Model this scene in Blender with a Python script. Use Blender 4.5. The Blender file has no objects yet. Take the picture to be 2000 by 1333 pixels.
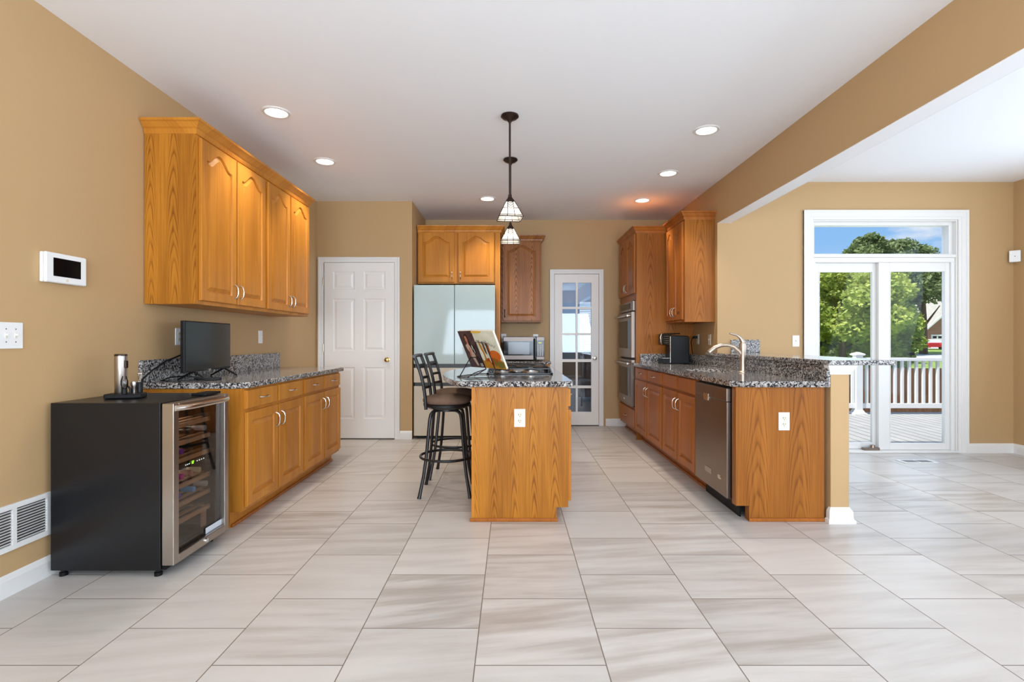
import bpy, bmesh, math, random
from mathutils import Vector, Matrix

random.seed(7)
PI = math.pi
S = bpy.context.scene
COL = S.collection

# ------------------------------------------------------------------ camera
cam_d = bpy.data.cameras.new('camera')
cam = bpy.data.objects.new('camera', cam_d)
COL.objects.link(cam)
cam.location = (0, 0, 1.18)
cam.rotation_euler = (PI / 2, 0, 0)
cam_d.sensor_fit = 'HORIZONTAL'
cam_d.sensor_width = 36
cam_d.lens = 18
cam_d.shift_y = -0.00075
cam_d.clip_start = 0.05
cam_d.clip_end = 500
S.camera = cam

S.view_settings.view_transform = 'Standard'
S.view_settings.look = 'None'
S.view_settings.gamma = 1
S.view_settings.use_curve_mapping = False
S.view_settings.exposure = 0.45
try:
    S.cycles.max_bounces = 8
    S.cycles.diffuse_bounces = 5
    S.cycles.glossy_bounces = 4
    S.cycles.transparent_max_bounces = 12
    S.cycles.caustics_reflective = False
    S.cycles.caustics_refractive = False
    S.cycles.sample_clamp_indirect = 6
    S.cycles.use_denoising = True
except Exception:
    pass


def c(r, g, b, a=1.0):
    def l(v):
        v /= 255.0
        return v / 12.92 if v <= 0.04045 else ((v + 0.055) / 1.055) ** 2.4
    return (l(r), l(g), l(b), a)


# ------------------------------------------------------------------ world: blue sky with clouds
W = bpy.data.worlds.new('sky')
S.world = W
W.use_nodes = True
nt = W.node_tree
nt.nodes.clear()
tc = nt.nodes.new('ShaderNodeTexCoord')
sep = nt.nodes.new('ShaderNodeSeparateXYZ')
nt.links.new(tc.outputs['Generated'], sep.inputs[0])
rmp = nt.nodes.new('ShaderNodeValToRGB')
rmp.color_ramp.elements[0].position = 0.0
rmp.color_ramp.elements[0].color = c(196, 214, 238)
rmp.color_ramp.elements[1].position = 0.45
rmp.color_ramp.elements[1].color = c(72, 132, 208)
e = rmp.color_ramp.elements.new(0.16)
e.color = c(138, 184, 234)
nt.links.new(sep.outputs[2], rmp.inputs[0])
mp = nt.nodes.new('ShaderNodeMapping')
mp.inputs['Scale'].default_value = (5.0, 5.0, 15.0)
mp.inputs['Location'].default_value = (1.7, 0.4, 0.6)
nt.links.new(tc.outputs['Generated'], mp.inputs[0])
nz = nt.nodes.new('ShaderNodeTexNoise')
nz.inputs['Scale'].default_value = 1.0
nz.inputs['Detail'].default_value = 8
nz.inputs['Roughness'].default_value = 0.55
nt.links.new(mp.outputs[0], nz.inputs[0])
cr = nt.nodes.new('ShaderNodeValToRGB')
cr.color_ramp.elements[0].position = 0.47
cr.color_ramp.elements[1].position = 0.6
nt.links.new(nz.outputs[0], cr.inputs[0])
mx = nt.nodes.new('ShaderNodeMixRGB')
mx.inputs[2].default_value = c(232, 233, 240)
nt.links.new(cr.outputs[0], mx.inputs[0])
nt.links.new(rmp.outputs[0], mx.inputs[1])
bg = nt.nodes.new('ShaderNodeBackground')
bg.inputs[1].default_value = 0.85
nt.links.new(mx.outputs[0], bg.inputs[0])
wo = nt.nodes.new('ShaderNodeOutputWorld')
nt.links.new(bg.outputs[0], wo.inputs[0])


def light(name, kind, loc, rot, power, color=(1, 1, 1), size=None, size_y=None, parent=None, **kw):
    d = bpy.data.lights.new(name, kind)
    d.energy = power
    d.color = color[:3]
    if kind == 'AREA':
        d.shape = 'RECTANGLE' if size_y else 'DISK'
        d.size = size
        if size_y:
            d.size_y = size_y
    elif size is not None and kind in ('POINT', 'SPOT'):
        d.shadow_soft_size = size
    for k, v in kw.items():
        setattr(d, k, v)
    o = bpy.data.objects.new(name, d)
    COL.objects.link(o)
    o.location = loc
    o.rotation_euler = rot
    o.parent = parent
    return o


# sun on the garden, high and from the left; never reaches the room directly
sun = light('sun', 'SUN', (20, 0, 30), (0, 0, 0), 5.2, (1.0, 0.95, 0.86), angle=0.03)
sun.rotation_euler = Vector((0.5, 0.2, -0.84)).to_track_quat('-Z', 'Y').to_euler()

# daylight that enters through the rear and side windows of the room (behind the camera), plus an added side fill
DAY = (0.75, 0.89, 1.05)
light('rear_window_daylight', 'AREA', (0.35, -2.94, 1.45), (PI / 2 + 0.85, 0, 0), 315, DAY, 4.6, 2.0)
light('side_daylight_fill', 'AREA', (5.19, 3.5, 1.45), (PI / 2 + 0.25, 0, PI / 2), 26, DAY, 1.6, 2.0)  # added lamp at an unseen window, brightens the dining side past the post
light('side_daylight_fill', 'AREA', (5.19, -0.6, 1.45), (PI / 2 + 0.45, 0, PI / 2), 92, DAY, 4.4, 2.0)
light('slider_daylight', 'AREA', (3.92, 5.62, 1.25), (-PI / 2, 0, 0), 8, DAY, 1.5, 2.2)
bpy.data.objects['slider_daylight'].data.cycles.is_portal = False

# ------------------------------------------------------------------ helpers: materials


def new_mat(name):
    m = bpy.data.materials.new(name)
    m.use_nodes = True
    return m, m.node_tree, m.node_tree.nodes['Principled BSDF']


def mat(name, col, rough=0.5, metal=0.0, spec=0.5, coat=0.0, emit=None, estr=0.0):
    m, t, p = new_mat(name)
    p.inputs['Base Color'].default_value = col
    p.inputs['Roughness'].default_value = rough
    p.inputs['Metallic'].default_value = metal
    p.inputs['Specular IOR Level'].default_value = spec
    p.inputs['Coat Weight'].default_value = coat
    p.inputs['Coat Roughness'].default_value = 0.08
    if emit:
        p.inputs['Emission Color'].default_value = emit
        p.inputs['Emission Strength'].default_value = estr
    return m


class NT:
    def __init__(self, t):
        self.t = t

    def n(self, kind, **kw):
        nd = self.t.nodes.new(kind)
        for k, v in kw.items():
            setattr(nd, k, v)
        return nd

    def link(self, a, b):
        self.t.links.new(a, b)

    def math(self, op, a, b=None, d=None):
        nd = self.t.nodes.new('ShaderNodeMath')
        nd.operation = op
        for i, v in enumerate((a, b, d)):
            if v is None:
                continue
            if isinstance(v, (int, float)):
                nd.inputs[i].default_value = v
            else:
                self.t.links.new(v, nd.inputs[i])
        return nd.outputs[0]

    def comb(self, x, y, z):
        nd = self.t.nodes.new('ShaderNodeCombineXYZ')
        for i, v in enumerate((x, y, z)):
            if isinstance(v, (int, float)):
                nd.inputs[i].default_value = v
            else:
                self.t.links.new(v, nd.inputs[i])
        return nd.outputs[0]

    def noise(self, vec, scale=1.0, detail=3.0, rough=0.5):
        nd = self.t.nodes.new('ShaderNodeTexNoise')
        nd.inputs['Scale'].default_value = scale
        nd.inputs['Detail'].default_value = detail
        nd.inputs['Roughness'].default_value = rough
        self.t.links.new(vec, nd.inputs['Vector'])
        return nd.outputs[0]

    def ramp(self, fac, stops, interp='LINEAR'):
        nd = self.t.nodes.new('ShaderNodeValToRGB')
        cr = nd.color_ramp
        cr.interpolation = interp
        cr.elements[0].position, cr.elements[0].color = stops[0][0], stops[0][1]
        cr.elements[1].position, cr.elements[1].color = stops[-1][0], stops[-1][1]
        for pz, cl in stops[1:-1]:
            e = cr.elements.new(pz)
            e.color = cl
        self.t.links.new(fac, nd.inputs[0])
        return nd.outputs[0]

    def mix(self, fac, a, b, mode='MIX'):
        nd = self.t.nodes.new('ShaderNodeMixRGB')
        nd.blend_type = mode
        for i, v in enumerate((fac, a, b)):
            if isinstance(v, (int, float)) or isinstance(v, tuple):
                nd.inputs[i].default_value = v
            else:
                self.t.links.new(v, nd.inputs[i])
        return nd.outputs[0]


def g(v):
    return (v, v, v, 1)


def wood(name, light_c, dark_c, flame=0.0, period=0.165, steep=0.34, freq=8.0, rough=0.34):
    m, t, p = new_mat(name)
    q = NT(t)
    tcn = q.n('ShaderNodeTexCoord')
    oi = q.n('ShaderNodeObjectInfo')
    sp = q.n('ShaderNodeSeparateXYZ')
    q.link(tcn.outputs['Object'], sp.inputs[0])
    u = q.math('ADD', sp.outputs[0], sp.outputs[1])
    z = sp.outputs[2]
    off = q.math('MULTIPLY', oi.outputs['Random'], 13.0)
    uo = q.math('ADD', u, off)
    fine = q.noise(q.comb(q.math('MULTIPLY', uo, 95.0), q.math('MULTIPLY', z, 2.2), off), 1.0, 3.0, 0.6)
    broad = q.noise(q.comb(q.math('MULTIPLY', uo, 7.0), q.math('MULTIPLY', z, 0.7), off), 1.0, 2.0)
    f = q.ramp(fine, [(0.32, g(0)), (0.72, g(1))])
    b = q.ramp(broad, [(0.3, g(0)), (0.7, g(1))])
    fac = q.math('ADD', q.math('MULTIPLY', f, 0.30), q.math('MULTIPLY', b, 0.42))
    # soft growth bands
    wob = q.noise(q.comb(q.math('MULTIPLY', uo, 2.4), q.math('MULTIPLY', z, 0.9), off), 1.0, 2.0)
    if flame > 0:
        uu = q.math('ADD', u, q.math('MULTIPLY', q.math('SUBTRACT', wob, 0.5), 0.1))
        pp = q.math('DIVIDE', q.math('PINGPONG', uu, period / 2), period / 2)
        rise = q.math('DIVIDE', q.math('POWER', q.math('ADD', pp, 0.001), 1.25), q.math('SUBTRACT', 1.06, pp))
        colid = q.math('ROUND', q.math('DIVIDE', uu, period))
        jit = q.math('MULTIPLY', q.math('SINE', q.math('MULTIPLY', colid, 2.7)), 0.2)
        ff = q.math('ADD', q.math('ADD', z, jit), q.math('MULTIPLY', rise, steep))
        slow = q.noise(q.comb(q.math('MULTIPLY', colid, 3.3), q.math('MULTIPLY', z, 2.6), off), 1.0, 2.0)
        ff = q.math('ADD', ff, q.math('MULTIPLY', slow, 0.22))
        ff = q.math('ADD', ff, q.math('MULTIPLY', q.noise(q.comb(q.math('MULTIPLY', uo, 30.0), q.math('MULTIPLY', z, 2.0), off), 1.0, 2.0), 0.05))
        bands = q.math('FRACT', q.math('MULTIPLY', ff, freq))
    else:
        bands = q.math('FRACT', q.math('MULTIPLY', q.math('ADD', q.math('MULTIPLY', uo, 1.6), wob), 5.0))
    line = q.ramp(bands, [(0.0, g(1.0)), (0.12, g(0.55)), (0.4, g(0.12)), (0.8, g(0.0)), (0.93, g(0.35)), (1.0, g(1.0))])
    streak = q.ramp(fine, [(0.25, g(0.25)), (0.65, g(1.0))])
    amt = flame if flame > 0 else 0.16
    fac = q.math('ADD', fac, q.math('MULTIPLY', q.math('MULTIPLY', line, streak), amt))
    col = q.mix(fac, light_c, dark_c)
    q.link(col, p.inputs['Base Color'])
    p.inputs['Roughness'].default_value = rough
    p.inputs['Specular IOR Level'].default_value = 0.2
    p.inputs['Coat Weight'].default_value = 0.05
    p.inputs['Coat Roughness'].default_value = 0.22
    return m


def granite(name):
    m, t, p = new_mat(name)
    q = NT(t)
    tcn = q.n('ShaderNodeTexCoord')
    vo = q.n('ShaderNodeTexVoronoi')
    vo.inputs['Scale'].default_value = 125
    q.link(tcn.outputs['Object'], vo.inputs['Vector'])
    sc = q.n('ShaderNodeSeparateColor')
    q.link(vo.outputs['Color'], sc.inputs[0])
    n1 = q.noise(tcn.outputs['Object'], 55.0, 3.0, 0.6)
    v = q.math('ADD', q.math('MULTIPLY', sc.outputs[0], 0.62), q.math('MULTIPLY', n1, 0.75))
    v = q.math('SUBTRACT', v, 0.18)
    col = q.ramp(v, [(0.0, c(24, 24, 28)), (0.33, c(38, 38, 43)), (0.40, c(92, 89, 90)), (0.52, c(132, 127, 123)),
                     (0.64, c(164, 157, 150)), (0.82, c(198, 195, 192)), (1.0, c(212, 211, 210))])
    q.link(col, p.inputs['Base Color'])
    p.inputs['Roughness'].default_value = 0.08
    p.inputs['Specular IOR Level'].default_value = 0.3
    return m


def tile_floor(name):
    m, t, p = new_mat(name)
    q = NT(t)
    TW = 0.4775
    tcn = q.n('ShaderNodeTexCoord')
    sp = q.n('ShaderNodeSeparateXYZ')
    q.link(tcn.outputs['Object'], sp.inputs[0])
    x, y = sp.outputs[0], sp.outputs[1]
    cx = q.math('DIVIDE', q.math('ADD', x, 0.135), TW)
    col = q.math('FLOOR', cx)
    half = q.math('MULTIPLY', q.math('FLOORED_MODULO', col, 2.0), 0.5)
    cy = q.math('ADD', q.math('DIVIDE', q.math('SUBTRACT', y, 1.857), TW), half)
    row = q.math('FLOOR', cy)
    fx = q.math('FRACT', cx)
    fy = q.math('FRACT', cy)
    ex = q.math('MINIMUM', fx, q.math('SUBTRACT', 1.0, fx))
    ey = q.math('MINIMUM', fy, q.math('SUBTRACT', 1.0, fy))
    edge = q.math('MINIMUM', ex, ey)
    tile = q.math('GREATER_THAN', edge, 0.0048)
    wn = q.n('ShaderNodeTexWhiteNoise')
    wn.noise_dimensions = '2D'
    q.link(q.comb(col, row, 0.0), wn.inputs['Vector'])
    h = wn.outputs['Value']
    sc = q.n('ShaderNodeSeparateColor')
    q.link(wn.outputs['Color'], sc.inputs[0])
    tilt = q.math('SUBTRACT', y, q.math('MULTIPLY', x, q.math('MULTIPLY', sc.outputs[1], 0.26)))
    vec = q.comb(q.math('MULTIPLY', x, 1.5), q.math('ADD', q.math('MULTIPLY', tilt, 13.0), q.math('MULTIPLY', h, 60.0)), q.math('MULTIPLY', h, 40.0))
    st = q.noise(vec, 1.0, 5.0, 0.55)
    stk = q.ramp(st, [(0.36, g(0.0)), (0.5, g(0.35)), (0.58, g(0.7)), (0.72, g(1.0))])
    cl = q.noise(q.comb(q.math('MULTIPLY', x, 3.0), q.math('MULTIPLY', y, 5.0), q.math('MULTIPLY', h, 30.0)), 1.0, 5.0, 0.6)
    amp = q.math('ADD', q.math('MULTIPLY', sc.outputs[2], 0.75), 0.1)
    fac = q.math('ADD', q.math('MULTIPLY', stk, amp), q.math('MULTIPLY', cl, 0.25))
    base = q.mix(fac, c(209, 204, 198), c(166, 156, 146))
    tone = q.ramp(h, [(0.0, g(0.93)), (1.0, g(1.04))])
    base = q.mix(1.0, base, tone, 'MULTIPLY')
    out = q.mix(tile, c(120, 108, 96), base)
    q.link(out, p.inputs['Base Color'])
    rr = q.math('ADD', q.math('MULTIPLY', q.math('SUBTRACT', 1.0, tile), 0.4), 0.33)
    q.link(rr, p.inputs['Roughness'])
    p.inputs['Specular IOR Level'].default_value = 0.5
    bp = q.n('ShaderNodeBump')
    bp.inputs['Strength'].default_value = 0.35
    bp.inputs['Distance'].default_value = 0.003
    q.link(tile, bp.inputs['Height'])
    q.link(bp.outputs[0], p.inputs['Normal'])
    return m


def glass(name, tint=(1, 1, 1, 1), refl=0.9, rough=0.0, ior=1.5):
    m = bpy.data.materials.new(name)
    m.use_nodes = True
    t = m.node_tree
    t.nodes.clear()
    q = NT(t)
    tr = q.n('ShaderNodeBsdfTransparent')
    tr.inputs[0].default_value = tint
    gl = q.n('ShaderNodeBsdfGlossy')
    gl.inputs['Roughness'].default_value = rough
    fr = q.n('ShaderNodeFresnel')
    fr.inputs[0].default_value = ior
    ms = q.n('ShaderNodeMixShader')
    q.link(q.math('MULTIPLY', fr.outputs[0], refl), ms.inputs[0])
    q.link(tr.outputs[0], ms.inputs[1])
    q.link(gl.outputs[0], ms.inputs[2])
    o = q.n('ShaderNodeOutputMaterial')
    q.link(ms.outputs[0], o.inputs[0])
    return m


def noisy(name, ca, cb, scale=8.0, rough=0.8, detail=4.0, stretch=(1, 1, 1)):
    m, t, p = new_mat(name)
    q = NT(t)
    tcn = q.n('ShaderNodeTexCoord')
    mpn = q.n('ShaderNodeMapping')
    mpn.inputs['Scale'].default_value = stretch
    q.link(tcn.outputs['Object'], mpn.inputs[0])
    n = q.noise(mpn.outputs[0], scale, detail, 0.6)
    q.link(q.ramp(n, [(0.3, ca), (0.7, cb)]), p.inputs['Base Color'])
    p.inputs['Roughness'].default_value = rough
    return m


def deck_mat(name):
    m, t, p = new_mat(name)
    q = NT(t)
    tcn = q.n('ShaderNodeTexCoord')
    sp = q.n('ShaderNodeSeparateXYZ')
    q.link(tcn.outputs['Object'], sp.inputs[0])
    a = q.math('SUBTRACT', sp.outputs[0], q.math('MULTIPLY', sp.outputs[1], 0.1))
    fr = q.math('FRACT', q.math('DIVIDE', a, 0.15))
    gap = q.math('GREATER_THAN', fr, 0.1)
    n = q.noise(tcn.outputs['Object'], 3.0, 5.0)
    bc = q.ramp(n, [(0.3, c(156, 156, 156)), (0.7, c(170, 169, 168))])
    q.link(q.mix(gap, c(70, 70, 72), bc), p.inputs['Base Color'])
    p.inputs['Roughness'].default_value = 0.7
    return m


def brick_mat(name, c1, c2, mortar, sc):
    m, t, p = new_mat(name)
    q = NT(t)
    tcn = q.n('ShaderNodeTexCoord')
    sp = q.n('ShaderNodeSeparateXYZ')
    q.link(tcn.outputs['Object'], sp.inputs[0])
    b = q.n('ShaderNodeTexBrick')
    b.inputs['Color1'].default_value = c1
    b.inputs['Color2'].default_value = c2
    b.inputs['Mortar'].default_value = mortar
    b.inputs['Scale'].default_value = sc
    q.link(q.comb(q.math('ADD', sp.outputs[0], sp.outputs[1]), sp.outputs[2], 0.0), b.inputs['Vector'])
    q.link(b.outputs[0], p.inputs['Base Color'])
    p.inputs['Roughness'].default_value = 0.9
    return m


M = {}
M['wall'] = mat('tan_paint', c(191, 158, 114), 0.55, spec=0.3)
M['ceiling'] = mat('ceiling_white', c(246, 247, 249), 0.8, spec=0.2)
M['trim'] = mat('trim_white', c(232, 230, 226), 0.35)
M['door'] = mat('door_white', c(238, 234, 228), 0.38)
M['floor'] = tile_floor('stone_look_tile')
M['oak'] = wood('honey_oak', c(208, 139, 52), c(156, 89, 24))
M['oak_dark'] = wood('shaded_oak', c(182, 110, 46), c(132, 70, 24))  # darker copy of the honey oak, shade put into its colour
M['oak_panel'] = wood('flame_grain_oak', c(198, 130, 44), c(132, 76, 22), period=0.135, freq=8.5, flame=0.95)
M['oak_fine'] = wood('pale_flame_oak', c(174, 108, 42), c(122, 70, 24), flame=0.8, period=0.26, steep=0.5, freq=6.0)
M['oak_grainy'] = wood('dark_flame_oak', c(184, 122, 66), c(112, 66, 32), flame=1.3, period=0.19, steep=0.3, freq=13.0)
M['granite'] = granite('speckled_granite')
M['steel'] = mat('brushed_steel', c(182, 174, 166), 0.3, 1.0)
M['steel_dark'] = mat('dark_brushed_steel', c(150, 136, 124), 0.32, 1.0)
M['microwave_steel'] = mat('microwave_steel', c(112, 102, 96), 0.35, 1.0)
M['nickel'] = mat('satin_nickel', c(214, 206, 196), 0.2, 1.0)
M['brushed_nickel'] = mat('brushed_nickel', c(188, 172, 156), 0.38, 0.95)
M['chrome'] = mat('chrome', c(230, 230, 230), 0.08, 1.0)
M['brass'] = mat('brass', c(196, 160, 92), 0.18, 1.0)
M['black_steel'] = mat('black_enamel', c(20, 20, 22), 0.3, spec=0.4)
M['black_metal'] = mat('black_iron', c(26, 26, 28), 0.38, spec=0.5)
M['black_plastic'] = mat('black_plastic', c(14, 14, 16), 0.4, spec=0.25)
M['black_gloss'] = mat('black_gloss', c(10, 10, 11), 0.08, spec=0.3)
M['screen'] = mat('tv_screen', c(24, 26, 28), 0.14, spec=0.4)
M['bronze'] = mat('oiled_bronze', c(62, 48, 42), 0.32, 0.8)
M['white_plastic'] = mat('white_plastic', c(236, 236, 234), 0.3)
M['cream_plastic'] = mat('cream_plastic', c(222, 214, 194), 0.35)
M['slot'] = mat('dark_slot', c(52, 48, 44), 0.6)
M['fridge_glass'] = mat('pale_blue_glass_panel', c(188, 206, 204), 0.05, spec=0.3)
M['fridge_beige'] = mat('beige_glass_panel', c(208, 198, 180), 0.15, spec=0.3)
M['fridge_body'] = mat('charcoal_fridge_body', c(58, 60, 62), 0.35)
M['suede'] = noisy('brown_suede', c(104, 82, 66), c(134, 108, 88), 6.0, 0.9)
M['shelf_wood'] = noisy('beech_shelf_front', c(166, 126, 96), c(186, 146, 112), 10.0, 0.5, 4, (1, 1, 8))
M['cooler_dark'] = mat('cooler_liner', c(24, 22, 22), 0.5)
M['cooler_glass'] = glass('tinted_cooler_glass', (0.8, 0.78, 0.76, 1), 0.3)
M['pane'] = glass('window_glass', (0.97, 0.985, 0.98, 1), 0.12)
M['pane_office'] = glass('french_door_glass', (0.93, 0.96, 1.0, 1), 1.0)
M['clear_plastic'] = glass('clear_acrylic', (0.93, 0.93, 0.93, 1), 1.0)
M['bottle'] = mat('dark_bottle_glass', c(20, 26, 20), 0.08, coat=0.6)
M['bulb'] = mat('lamp_glow', (1, 1, 1, 1), 0.5, emit=(1.0, 0.9, 0.76, 1), estr=4.0)
M['can_lens'] = mat('downlight_lens', (1, 1, 1, 1), 0.5, emit=(1.0, 0.93, 0.84, 1), estr=5.0)
M['sink'] = mat('white_sink', c(238, 236, 232), 0.2)
M['office_wall'] = mat('office_blue_grey', c(150, 166, 186), 0.8)
M['office_dark'] = mat('office_dark_furniture', c(44, 36, 34), 0.35)
M['office_floor'] = mat('office_floor', c(80, 74, 72), 0.35)
M['blind'] = mat('white_blind', c(232, 234, 238), 0.6)
M['deck'] = deck_mat('grey_deck_boards')
M['vinyl'] = mat('white_vinyl', c(226, 226, 226), 0.45)
M['grass'] = noisy('lawn', c(104, 134, 58), c(150, 172, 84), 2.0, 0.95)
M['asphalt'] = noisy('road', c(176, 178, 182), c(190, 192, 196), 1.0, 0.9)
M['fence'] = noisy('red_brown_fence', c(92, 58, 48), c(128, 84, 68), 3.0, 0.85, 4, (6, 6, 0.6))
M['brick'] = brick_mat('red_brick', c(168, 112, 88), c(146, 90, 70), c(190, 176, 164), 2.2)
M['shingle'] = noisy('roof_shingle', c(150, 146, 142), c(178, 174, 168), 3.0, 0.9)
M['bark'] = noisy('bark', c(84, 70, 58), c(112, 96, 82), 6.0, 0.95)
M['car_red'] = mat('car_red', c(158, 26, 36), 0.25, coat=0.6)
M['car_glass'] = mat('car_glass', c(176, 190, 200), 0.1)
M['tyre'] = mat('tyre', c(24, 24, 26), 0.8)
M['paper'] = mat('paper', c(238, 230, 214), 0.7)
M['cover_dark'] = noisy('maroon_grey_cover', c(58, 42, 44), c(92, 72, 74), 22.0, 0.35)
M['cover_pale'] = noisy('pale_cover', c(206, 204, 176), c(226, 224, 204), 14.0, 0.35)


def leaf_mat(name, ca, cb):
    m, t, p = new_mat(name)
    q = NT(t)
    tcn = q.n('ShaderNodeTexCoord')
    n = q.noise(tcn.outputs['Object'], 1.1, 4.0, 0.65)
    col = q.ramp(n, [(0.3, ca), (0.72, cb)])
    q.link(col, p.inputs['Base Color'])
    p.inputs['Roughness'].default_value = 0.6
    tl = q.n('ShaderNodeBsdfTranslucent')
    q.link(col, tl.inputs[0])
    ms = q.n('ShaderNodeMixShader')
    ms.inputs[0].default_value = 0.35
    q.link(p.outputs[0], ms.inputs[1])
    q.link(tl.outputs[0], ms.inputs[2])
    q.link(ms.outputs[0], t.nodes['Material Output'].inputs[0])
    return m


M['leaf'] = leaf_mat('yellow_green_leaves', c(122, 146, 62), c(210, 216, 118))
M['leaf_dark'] = leaf_mat('hazed_green_leaves', c(94, 114, 74), c(150, 166, 112))  # leaf green paled and greyed so the colour carries distance haze


def shade_mat():
    m = bpy.data.materials.new('leaded_opal_glass')
    m.use_nodes = True
    t = m.node_tree
    t.nodes.clear()
    q = NT(t)
    d = q.n('ShaderNodeBsdfDiffuse')
    d.inputs[0].default_value = c(240, 232, 222)
    tl = q.n('ShaderNodeBsdfTranslucent')
    tl.inputs[0].default_value = c(252, 244, 232)
    ms = q.n('ShaderNodeMixShader')
    ms.inputs[0].default_value = 0.6
    q.link(d.outputs[0], ms.inputs[1])
    q.link(tl.outputs[0], ms.inputs[2])
    o = q.n('ShaderNodeOutputMaterial')
    q.link(ms.outputs[0], o.inputs[0])
    return m


M['shade'] = shade_mat()

# ------------------------------------------------------------------ helpers: geometry


class MB:
    def __init__(self):
        self.v, self.f = [], []

    def add(self, vs, fs):
        o = len(self.v)
        self.v += [tuple(p) for p in vs]
        self.f += [tuple(i + o for i in f) for f in fs]
        return self

    def box(self, x0, x1, y0, y1, z0, z1):
        vs = [(x, y, z) for z in (z0, z1) for y in (y0, y1) for x in (x0, x1)]
        return self.add(vs, [(0, 2, 3, 1), (4, 5, 7, 6), (0, 1, 5, 4), (2, 6, 7, 3), (0, 4, 6, 2), (1, 3, 7, 5)])

    def prism(self, poly, a, b, axis='z'):
        def P(u, v, w):
            return {'z': (u, v, w), 'y': (u, w, v), 'x': (w, u, v)}[axis]
        n = len(poly)
        vs = [P(u, v, a) for u, v in poly] + [P(u, v, b) for u, v in poly]
        fs = [tuple(range(n - 1, -1, -1)), tuple(range(n, 2 * n))]
        fs += [(i, (i + 1) % n, n + (i + 1) % n, n + i) for i in range(n)]
        return self.add(vs, fs)

    def loops(self, ls, cap0=True, cap1=True, closed=False):
        n = len(ls[0])
        vs = [p for l in ls for p in l]
        fs = []
        for k in range(len(ls) - 1):
            for i in range(n):
                j = (i + 1) % n
                fs.append((k * n + i, k * n + j, (k + 1) * n + j, (k + 1) * n + i))
        if closed:
            k = len(ls) - 1
            for i in range(n):
                j = (i + 1) % n
                fs.append((k * n + i, k * n + j, j, i))
        else:
            if cap0:
                fs.append(tuple(range(n - 1, -1, -1)))
            if cap1:
                fs.append(tuple(range((len(ls) - 1) * n, len(ls) * n)))
        return self.add(vs, fs)

    def tube(self, pts, r, n=10, closed=False, flat=1.0):
        pts = [Vector(p) for p in pts]
        m = len(pts)
        rs = r if isinstance(r, (list, tuple)) else [r] * m
        ts = []
        for i in range(m):
            a = pts[i - 1] if (i > 0 or closed) else pts[i]
            b = pts[(i + 1) % m] if (i < m - 1 or closed) else pts[i]
            d = (b - a)
            ts.append(d.normalized() if d.length > 1e-9 else Vector((0, 0, 1)))
        ref = Vector((0, 0, 1)) if abs(ts[0].z) < 0.9 else Vector((1, 0, 0))
        nrm = (ref - ts[0] * ref.dot(ts[0])).normalized()
        ls = []
        for i in range(m):
            nrm = (nrm - ts[i] * nrm.dot(ts[i]))
            nrm = nrm.normalized() if nrm.length > 1e-6 else ts[i].orthogonal().normalized()
            bi = ts[i].cross(nrm)
            ls.append([pts[i] + (nrm * math.cos(a) * flat + bi * math.sin(a)) * rs[i] for a in [2 * PI * k / n for k in range(n)]])
        return self.loops(ls, closed=closed)

    def lathe(self, prof, n=24, cen=(0, 0, 0), axis='z', sx=1.0, sy=1.0):
        ls = []
        for r, h in prof:
            l = []
            for k in range(n):
                a = 2 * PI * k / n
                u, v = r * math.cos(a) * sx, r * math.sin(a) * sy
                q = {'z': (u, v, h), 'y': (u, h, v), 'x': (h, u, v)}[axis]
                l.append((q[0] + cen[0], q[1] + cen[1], q[2] + cen[2]))
            ls.append(l)
        return self.loops(ls)

    def sweep(self, path, prof, closed=False):
        """profile (out, z) swept along a 2D path; out is to the right of the travel direction"""
        n = len(path)
        P = [Vector((p[0], p[1])) for p in path]
        nr = []
        for i in range(n - 1):
            d = (P[i + 1] - P[i]).normalized()
            nr.append(Vector((d.y, -d.x)))
        ls = []
        for i in range(n):
            if i == 0:
                o = nr[0]
            elif i == n - 1:
                o = nr[-1]
            else:
                s = nr[i - 1] + nr[i]
                o = s / max(0.2, (1 + nr[i - 1].dot(nr[i])))
            ls.append([(P[i].x + o.x * a, P[i].y + o.y * a, z) for a, z in prof])
        return self.loops(ls)

    def build(self, name, m, parent=None, loc=(0, 0, 0), smooth=False, bevel=0.0, shift=None, angle=35):
        me = bpy.data.meshes.new(name)
        vs = self.v
        if shift is not None:
            vs = [(a - shift[0], b - shift[1], d - shift[2]) for a, b, d in vs]
        me.from_pydata(vs, [], self.f)
        bm = bmesh.new()
        bm.from_mesh(me)
        bmesh.ops.recalc_face_normals(bm, faces=bm.faces)
        bm.to_mesh(me)
        bm.free()
        me.materials.append(m)
        if smooth:
            for p in me.polygons:
                p.use_smooth = True
            me.set_sharp_from_angle(angle=math.radians(angle))
        o = bpy.data.objects.new(name, me)
        COL.objects.link(o)
        o.location = loc
        o.parent = parent
        if bevel > 0:
            bv = o.modifiers.new('bevel', 'BEVEL')
            bv.width = bevel
            bv.segments = 2
            bv.limit_method = 'ANGLE'
            bv.angle_limit = math.radians(40)
        return o


def box(x0, x1, y0, y1, z0, z1):
    return MB().box(x0, x1, y0, y1, z0, z1)


def tag(o, label=None, cat=None, group=None, kind=None):
    if label:
        o['label'] = label
    if cat:
        o['category'] = cat
    if group:
        o['group'] = group
    if kind:
        o['kind'] = kind
    return o


def thing(name, label, cat, loc=(0, 0, 0), rz=0.0, group=None, kind=None):
    o = bpy.data.objects.new(name, None)
    COL.objects.link(o)
    o.empty_display_size = 0.1
    o.location = loc
    o.rotation_euler = (0, 0, rz)
    return tag(o, label, cat, group, kind)


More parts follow.
